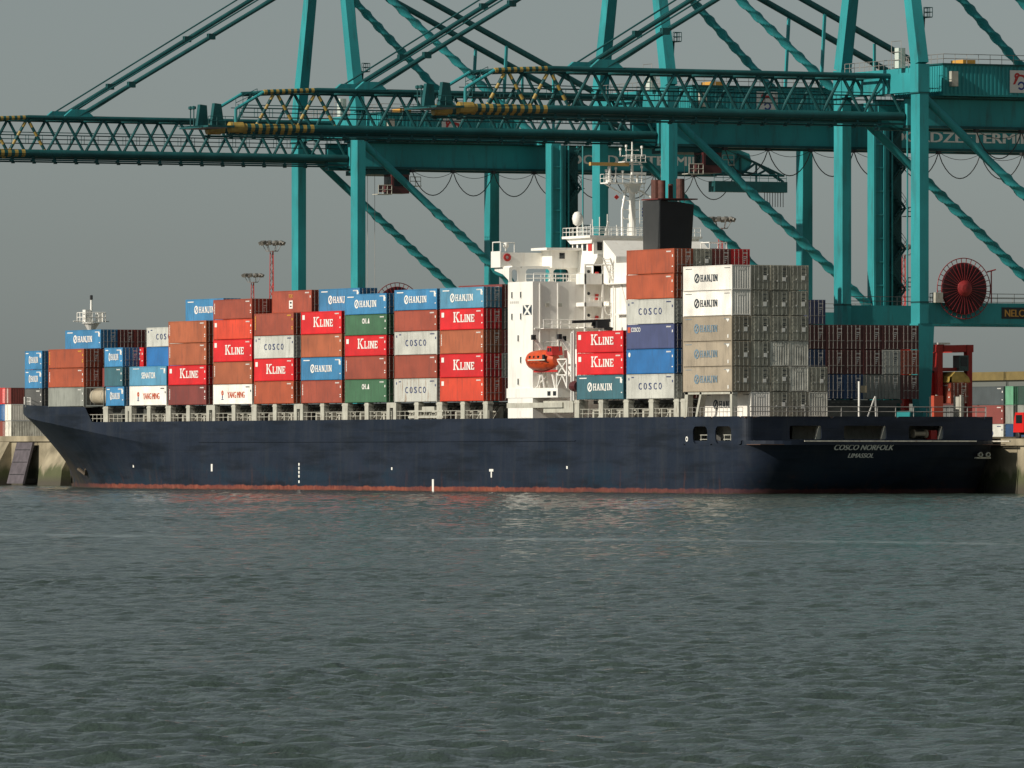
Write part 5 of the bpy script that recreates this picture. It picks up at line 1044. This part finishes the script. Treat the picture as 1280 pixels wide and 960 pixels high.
    # lift column and stair tower beside the near landside leg
    b = MB(); b.box(LX - .6, LX + .5, YL + 1.0, YL + 1.7, 9, 47); cp(b, 'lift_column'); b = MB(); b.box(LX - 1.3, LX - .7, YL + 1.75, YL + 4.15, 9.5, 46.8); cp(b, 'lift_shaft', M_tdark); b = MB(); b.box(LX + .9, LX + 1.2, YL - .9, YL - .6, 10, 47); b.box(LX + .9, LX + 1.2, YL + .5, YL + .8, 10, 47); [b.box(LX + .95, LX + 1.15, YL - .6, YL + .5, z, z + .2) for z in np.arange(11, 46.5, 3.0)]; cp(b, 'cable_ladder')
    b = MB()
    for Y in (YL + 1.9, YL + 4.1): b.tube((LX + .9, Y, 9), (LX + .9, Y, 47), .12, 6); b.tube((LX - .9, Y, 9), (LX - .9, Y, 47), .12, 6)
    tw = cp(b, 'stair_tower_post')
    b = MB()
    for k, z in enumerate(np.arange(10, 46, 2.6)):
        a, c = (YL + 2.0, YL + 4.0) if k % 2 else (YL + 4.0, YL + 2.0)
        for xx in (LX - .5, LX + .5): b.beam((xx, a, z), (xx, c, z + 2.6), .08, .28)
        for s in range(6): t = (s + .5) / 6; yy = a + (c - a) * t; b.box(LX - .5, LX + .5, yy - .14, yy + .14, z + 2.6 * t, z + 2.6 * t + .05)
        b.box(LX - .9, LX + .9, c - .4 if c > a else c - .1, c + .4 if c > a else c + .4, z + 2.5, z + 2.6); rail_mb(b, [(LX + .85, a, z + .1), (LX + .85, c, z + 2.7)], 1.0, gap=1.2, r=.035)
    for z in (17, 26, 35): rail_mb(b, [(LX + .9, YL + 4.2, z), (LX + .9, YL + 5.4, z)], 1.1, gap=.5, r=.06); b.box(LX - .5, LX + .9, YL + 4.1, YL + 5.4, z - .1, z)
    cp(b, 'stair_flight', M_tdark, tw)
    # access ladder and rest platform on the near upper leg, light posts on the cross beam
    b = MB(); b.box(7.2, 9.2, YW + .75, YW + 2.0, 56.6, 56.72); rail_mb(b, [(9.2, YW + .8, 56.7), (9.2, YW + 2.0, 56.7), (7.2, YW + 2.0, 56.7)], 1.1, gap=.6, r=.045); b.beam((8.9, YW + .7, 50.9), (8.2, YW + 1.4, 56.6), .1, .4)
    for s in (-.2, .2): b.tube((LX - .1, YW + .95 + s, 47.5), (LX - 4.6, YW + .95 + s, 71), .04, 4)
    cp(b, 'leg_ladder', M_tdark)
    b = MB(); b.box(6.4, 7.4, YW - 1.6, YW - .7, 50.6, 53.0); cp(b, 'control_cabinet', mat('cabinet_pale', (.55, .62, .55), .5)); b = MB(); rail_mb(b, [(-8, YW - .6, 50.6), (8, YW - .6, 50.6)], 1.1, gap=1.2, r=.04); rail_mb(b, [(5.8, YW - 1.7, 50.6), (8.2, YW - 1.7, 50.6)], 3.2, bars=(.3, .6, 1.0), gap=1.2, r=.04); cp(b, 'beam_railing', M_rod)
    return root
def copy_tree(o, parent=None):
    c = o.copy(); COL.objects.link(c)
    if parent: c.parent = parent
    for ch in list(o.children): copy_tree(ch, c)
    return c
crane = make_crane()
for i, (xc_, lb) in enumerate(((-38.1, 'teal gantry crane standing nearest the ship stern, its cable reel in full view'), (-103.6, 'teal gantry crane standing behind the funnel, between the two other cranes'), (-196.5, 'teal gantry crane over the forward bays, nearest the ship bow'))):
    c = crane if i == 0 else copy_tree(crane)
    if i == 0:
        TROLLEY = [ch for ch in crane.children if ch.name.startswith('trolley') and 'rail' not in ch.name][0]
    c.location.x = xc_; tag(c, lb, 'crane', 'gantry cranes along the quay')
TROLLEY.location.y += 28

# ================================================================== yard behind
def at(x, s): # ground position at image column x and image scale s (pixels of the photograph per metre)
    t = FPX / s; k = (x - 640) / FPX; v = fw + rt * k; return CAM.x + v.x * t, CAM.y + v.y * t
def at_row(x, y): # X of image column x on the yard row at depth y
    v = fw + rt * ((x - 640) / FPX); return CAM.x + v.x * (y - CAM.y) / v.y
def light_mast(x, yt, ztop_, lab_, n=10):
    s = (569 - yt) / (ztop_ - 4.44); X, Y = at(x, s); zt = ztop_; zb = QZ if X > XS else 7.2; o = empty('light_mast', (X, Y, zb)); OF = o.location.copy()
    b = MB(); w0, w1 = .75, .32
    for k in range(3):
        a = R(120 * k + 20); b.tube((X + w0 * math.cos(a), Y + w0 * math.sin(a), zb), (X + w1 * math.cos(a), Y + w1 * math.sin(a), zt - 2), .07, 5)
    nn = 24
    for i in range(nn):
        b.cur = (i // 4) % 2; z0_, z1_ = zb + (zt - 2 - zb) * i / nn, zb + (zt - 2 - zb) * (i + 1) / nn; r0 = w0 + (w1 - w0) * i / nn
        for k in range(3):
            a, c = R(120 * k + 20), R(120 * (k + (1 if i % 2 else -1)) + 20); b.tube((X + r0 * math.cos(a), Y + r0 * math.sin(a), z0_), (X + r0 * math.cos(c), Y + r0 * math.sin(c), z1_), .05, 4)
    b.build('lattice_pole', [M_lred, mat('pole_grey', (.22, .2, .19), .7)], o, OF)
    b = MB(); b.lathe((X, Y, zt - 2), [(.3, 0), (1.1, 0), (1.1, .12), (.3, .12)], 14); b.path([(X + 1.7 * math.cos(t / 16 * 6.2832), Y + 1.7 * math.sin(t / 16 * 6.2832), zt - .7) for t in range(17)], .08, 5)
    for k in range(6): a = R(60 * k); b.tube((X + 1.0 * math.cos(a), Y + 1.0 * math.sin(a), zt - 2), (X + 1.7 * math.cos(a), Y + 1.7 * math.sin(a), zt - .7), .06, 5)
    b.build('lamp_ring', mat('pole_grey', (.22, .2, .19), .7), o, OF)
    fl = MB(); fl.box(-.3, .3, -.3, .25, -.3, .3); fl.prism([(-.3, -.3), (.3, -.3), (.2, .3), (-.2, .3)], 'y', .25, .45); me = fl.mesh('floodlight'); me.materials.append(mat('lamp_body', (.18, .17, .15), .5, metal=.4))
    for k in range(n): a = 2 * math.pi * k / n; f_ = link('floodlight', me, o); f_.location = Vector((1.9 * math.cos(a), 1.9 * math.sin(a), zt - .5 - zb)); f_.rotation_euler = (R(-25), 0, a - math.pi / 2)
    tag(o, lab_, 'light mast', 'floodlight masts in the yard')
light_mast(340, 300, 42, 'red lattice floodlight mast rising behind the crane nearest the bow, the taller of a pair')
light_mast(316, 341, 42, 'distant floodlight mast, the smaller one beside the red lattice mast')
light_mast(901, 270, 42, 'floodlight mast with wide lamp ring standing just behind the funnel')
light_mast(1130, 305, 42, 'floodlight mast standing behind the stair tower of the middle crane')
# warehouse far behind
wx, wy = at(1280, 7.0); b = MB(); wr = empty('warehouse', (wx, wy, QZ)); b.box(wx - 60, wx + 90, wy, wy + 40, QZ, 17.9); b.build('wall', mat('shed_wall', (.12, .13, .12), .7), wr, wr.location)
b = MB(); b.box(wx - 60.5, wx + 90.5, wy - .5, wy + 40.5, 17.9, 19.4); b.build('roof_fascia', mat('shed_ochre', (.17, .125, .042), .7, var=.15), wr, wr.location); tag(wr, 'low warehouse with an ochre roof edge behind the yard containers', 'warehouse')
# stacked containers behind the stern
yx, yy = at(1267, 8.2); ZB = 7.0
g2 = 'containers stacked in the yard behind the stern'
def yard(x_right, s, tier, colour, style, lab_, hh=HC, L=12.192, g=g2, end='door', dy=0):
    X = at_row(x_right, yy + dy); container(X, yy + dy, ZB - .7 + tier * HC, L, hh, colour, style, lab_, g, end, rods=False)
PX = [('grey', 'cosco', 1266), ('royal', 'plain', 1312)]
for k, (colour, style) in enumerate((('grey', 'cosco'), ('maroon', 'plain'), ('slate', 'plain'))): yard([1254, 1254, 1254.5][k], 8.2, k, colour, style, ['light grey container with blue lettering, bottom of the yard stack behind the stern', 'dark maroon container, middle tier of the yard stack behind the stern', 'slate grey container, top tier of the yard stack behind the stern'][k])
for k, (colour, style) in enumerate((('deepblue', 'plain'), ('midgrey', 'plain'), ('darkgreen', 'cosco'))): yard([1321, 1322, 1322][k], 8.2, k, colour, None if k < 2 else 'plain', ['dark blue container at the bottom, right beside the light grey lettered one', 'grey container on top of the dark blue one behind the stern', 'dark green container topping the stack above the grey one behind the stern'][k])
for k, colour in enumerate(('oxblood', 'darkgrey', 'oxblood')): yard([1204, 1205, 1206][k], 8.2, k, colour, 'plain', ['dark oxblood container at the bottom, next to the light grey lettered one', 'dark grey container between two oxblood ones in the yard', 'dark oxblood container on top of the dark grey one in the yard'][k])
X = at_row(1266.5, yy + .3)
for k, (colour, lb) in enumerate((('deepblue', 'dark blue container end-on to the river, bottom of the narrow stack with the mint one'), ('midgrey', 'grey container end-on to the river, right under the mint green one'), ('mint', 'mint green container end-on to the river, above the grey one'))):
    container(X, yy + 12.5, ZB - .7 + k * HC, 12.192, HC, colour, None, lb, g2, rz=R(90), rods=False)
# stacks beyond the bow, ends towards the river
g3 = 'containers stacked in the yard beyond the bow'
for i, (px_, cols) in enumerate(((-12, ('maroon', 'royal', 'red')), (9, ('white', 'dullwhite', 'white')), (33, ('dullwhite', 'white', 'maroon')), (-32, ('brown', 'deepblue', 'maroon')))):
    X, Y = at(px_, 8.0)
    for k, colour in enumerate(cols):
        container(X, 74.7, 7.2 + k * 2.6, 12.192, ST, colour, None, '%s container, %s tier, %s stack beyond the bow with its end to the river' % (CC[colour][1], ('bottom', 'middle', 'top')[k], ('second', 'third', 'fourth', 'first')[i]), g3, rz=R(90), rods=False)
# straddle carrier behind the stern, carrying a box
X0, Y0 = -52.0, 55.0; M_sred = mat('carrier_red', (.42, .025, .02), .45, var=.1)
sc_ = empty('straddle_carrier', (X0, Y0, QZ)); SC = sc_.location.copy(); tag(sc_, 'red straddle carrier on the quay behind the ship stern, lifting a brown container', 'straddle carrier')
for y in (Y0 - 1.9, Y0 + 2.2):
    for x in (X0 - 4, X0 + 4.5):
        b = MB(); b.box(x - .45, x + .45, y - .35, y + .35, QZ + .9, 17.2); b.build('leg', M_sred, sc_, SC)
    b = MB(); b.box(X0 - 5.5, X0 + 6, y - .45, y + .45, QZ + .9, QZ + 1.7); b.build('side_beam', M_sred, sc_, SC)
    b = MB(); b.box(X0 - 4.4, X0 + 5.0, y - .5, y + .5, 17.0, 17.9); b.build('top_beam', M_sred, sc_, SC)
    for x in (X0 - 4.5, X0 - 1.5, X0 + 1.8, X0 + 5):
        b = MB(); b.lathe((x, y, QZ + .65), [(0, -.25), (.45, -.25), (.65, -.18), (.65, .18), (.45, .25), (0, .25)], 14, 'y'); b.build('wheel', M_dark, sc_, SC)
b = MB(); b.box(X0 + 4.0, X0 + 5.0, Y0 - 1.5, Y0 + 1.8, 17.05, 17.85); b.box(X0 - 4.4, X0 - 3.4, Y0 - 1.5, Y0 + 1.8, 17.05, 17.85); b.build('cross_beam', M_sred, sc_, SC)
b = MB(); b.box(X0 + 3.6, X0 + 5.2, Y0 + .6, Y0 + 1.9, 14.7, 16.6); cb = b.build('operator_cab', mat('cab_teal', (.05, .09, .09), .4), sc_, SC); b = MB(); b.box(X0 + 5.2, X0 + 5.24, Y0 + .8, Y0 + 1.7, 15.3, 16.4); b.build('window', M_glass, cb, SC)
b = MB(); b.box(X0 - 1, X0 + 5.1, Y0 - 2.2, Y0 - .6, 17.92, 18.15); b.build('top_panel', M_white, sc_, SC)
b = MB(); b.prism([(Y0 - 1.4, 13.3), (Y0 + 1.6, 13.3), (Y0 + 1.4, 13.9), (Y0 + .6, 14.6), (Y0 - .5, 14.6), (Y0 - 1.2, 13.9)], 'x', X0 - 5.6, X0 + 6.2); b.box(X0 - 5.6, X0 + 6.2, Y0 - 1.3, Y0 - 1.0, 13.3, 14.0); b.build('spreader', M_yel, sc_, SC)
b = MB(); b.box(X0 - 3, X0 + 4.6, Y0 - 1.5, Y0 + 1.7, 14.7, 15.1); b.build('lift_frame', M_sred, sc_, SC)
container(X0 + 6.3, Y0 - 1.2, 13.28 - ST, 12.192, ST, 'brown', 'plain', 'brown container hanging under the yellow spreader of the straddle carrier', 'boxes on the quay apron', rods=True)
container(X0 + 3, Y0 - 1.2, QZ, 12.192, ST, 'deepblue', 'plain', 'dark blue container on the ground under the straddle carrier', 'boxes on the quay apron', rods=True)
# red cabin trucks on the quay
def truck(x, y, lab_):
    o = empty('terminal_tractor', (x, y, QZ)); OF = o.location.copy()
    b = MB(); b.prism([(x - 2.4, QZ + .9), (x + .2, QZ + .9), (x + .2, QZ + 3.3), (x - 1.9, QZ + 3.3), (x - 2.3, QZ + 2.2)], 'y', y - 1.2, y + 1.2); cb_ = b.build('cab', mat('tractor_red', (.62, .02, .018), .4), o, OF)
    b = MB(); b.box(x + .2, x + .23, y - .9, y + .9, QZ + 2.0, QZ + 3.0); b.box(x - 1.7, x - .2, y - 1.23, y - 1.2, QZ + 2.0, QZ + 3.0); b.build('window', M_glass, cb_, OF)
    b = MB(); b.box(x - 2.3, x + 3.6, y - .5, y + .5, QZ + .6, QZ + .95); b.build('chassis', M_dark, o, OF)
    for xx in (x - 1.5, x + 2.6):
        for yy_ in (y - 1.0, y + 1.0): b = MB(); b.lathe((xx, yy_, QZ + .5), [(0, -.2), (.35, -.2), (.5, -.12), (.5, .12), (.35, .2), (0, .2)], 14, 'y'); b.build('wheel', M_dark, o, OF)
    b = MB(); b.box(x + .1, x + .26, y - .2, y + .35, QZ + 1.3, QZ + 1.9); b.build('lamp_panel', M_ltw, o, OF); b = MB(); b.tube((x - 1, y, QZ + 3.3), (x - 1, y, QZ + 3.7), .25, 10); b.build('beacon', M_lred, o, OF)
    tag(o, lab_, 'tractor', 'terminal tractors on the quay')
truck(-34.6, 58.8, 'bright red terminal tractor parked on the quay beside the grey yard containers'); 
kx, ky = at(1162, 10.25); b = MB(); ko = empty('quay_kiosk', (kx, ky, QZ)); b.box(kx - 1.2, kx + 1.2, ky - .8, ky + .8, QZ, QZ + 8.2); b.build('body', mat('tractor_red', (.62, .02, .018), .4), ko, ko.location); b = MB(); b.box(kx + 1.2, kx + 1.25, ky - .35, ky + .45, QZ + 4.6, QZ + 5.4); b.build('panel', M_ltw, ko, ko.location); b = MB(); b.box(kx - 1.3, kx + 1.3, ky - .9, ky + .9, QZ + 8.2, QZ + 8.4); b.build('roof', M_dark, ko, ko.location)
tag(ko, 'tall red cabinet with a white panel on the quay beside the straddle carrier', 'cabinet')
# small things by the quay edge
def bollard(x, y, m_, lab_, zb, s=1.0):
    b = MB(); b.lathe((x, y, zb), [(.0, 0), (.5 * s, 0), (.5 * s, .12), (.3 * s, .25), (.3 * s, .75 * s), (.52 * s, .85 * s), (.5 * s, 1.1 * s), (0, 1.2 * s)], 14); tag(b.build('mooring_bollard', m_), lab_, 'bollard', 'bollards along the quay edge')
bx, by = -277.0, 36; b = MB(); b.box(bx - 1.2, bx + 1.2, by - .6, by + .6, 7.2, 8.2); b.box(bx - .8, bx + .8, by - .4, by + .4, 8.2, 8.6); tag(b.build('equipment_box', M_yel), 'small yellow box on the quay edge just beyond the bow', 'box')
bollard(-269.5, 35, mat('bollard_orange', (.5, .11, .03), .6), 'rust orange bollard on the quay edge under the bow flare', 7.2, 1.7)
bollard(-266, 35.1, mat('bollard_orange', (.5, .11, .03), .6), 'rust orange bollard standing closer to the bow stem than its neighbour', 7.2, 1.4)
bx, by = -14, 62; b = MB(); b.box(bx - 1, bx + 1.2, by - .6, by + .6, QZ, QZ + 1.1); tag(b.build('equipment_box', M_lto), 'ochre box on the quay just behind the ship stern', 'box'); 
b = MB(); b.box(bx - 6, bx - 3.6, by - .9, by + .7, QZ, QZ + 1.3); b.box(bx - 5.8, bx - 3.8, by - .7, by + .5, QZ + 1.3, QZ + 1.5); tag(b.build('equipment_box', mat('box_grey', (.2, .2, .2), .6)), 'grey lidded box on the quay just behind the ship stern', 'box')
# another carrier far off beyond the bow
X1, Y1_ = at(6, 8.0); o = empty('straddle_carrier', (X1 - 8, 74, 7.2)); OF = o.location.copy(); cx_, cy_ = OF.x, OF.y
for y in (cy_ - 2, cy_ + 2):
    for x in (cx_ - 4, cx_ + 4): b = MB(); b.box(x - .4, x + .4, y - .3, y + .3, 8, 18.2); b.build('leg', M_sred, o, OF)
    b = MB(); b.box(cx_ - 5, cx_ + 5, y - .4, y + .4, 18.2, 19.0); b.build('top_beam', M_sred, o, OF); b = MB(); b.box(cx_ - 5, cx_ + 5, y - .4, y + .4, 7.9, 8.6); b.build('side_beam', M_sred, o, OF)
    for x in (cx_ - 4, cx_ - 1.4, cx_ + 1.4, cx_ + 4): b = MB(); b.lathe((x, y, 7.85), [(0, -.25), (.45, -.25), (.65, -.18), (.65, .18), (.45, .25), (0, .25)], 12, 'y'); b.build('wheel', M_dark, o, OF)
b = MB(); b.box(cx_ + 3.4, cx_ + 5, cy_ + .2, cy_ + 2.2, 15.8, 18.0); b.build('operator_cab', mat('cab_teal', (.05, .09, .09), .4), o, OF); b = MB(); b.box(cx_ + 4, cx_ + 5, cy_ - 1.6, cy_ + 1.6, 18.25, 18.95); b.build('cross_beam', M_sred, o, OF)
tag(o, 'red straddle carrier standing over the far container stacks beyond the bow', 'straddle carrier')
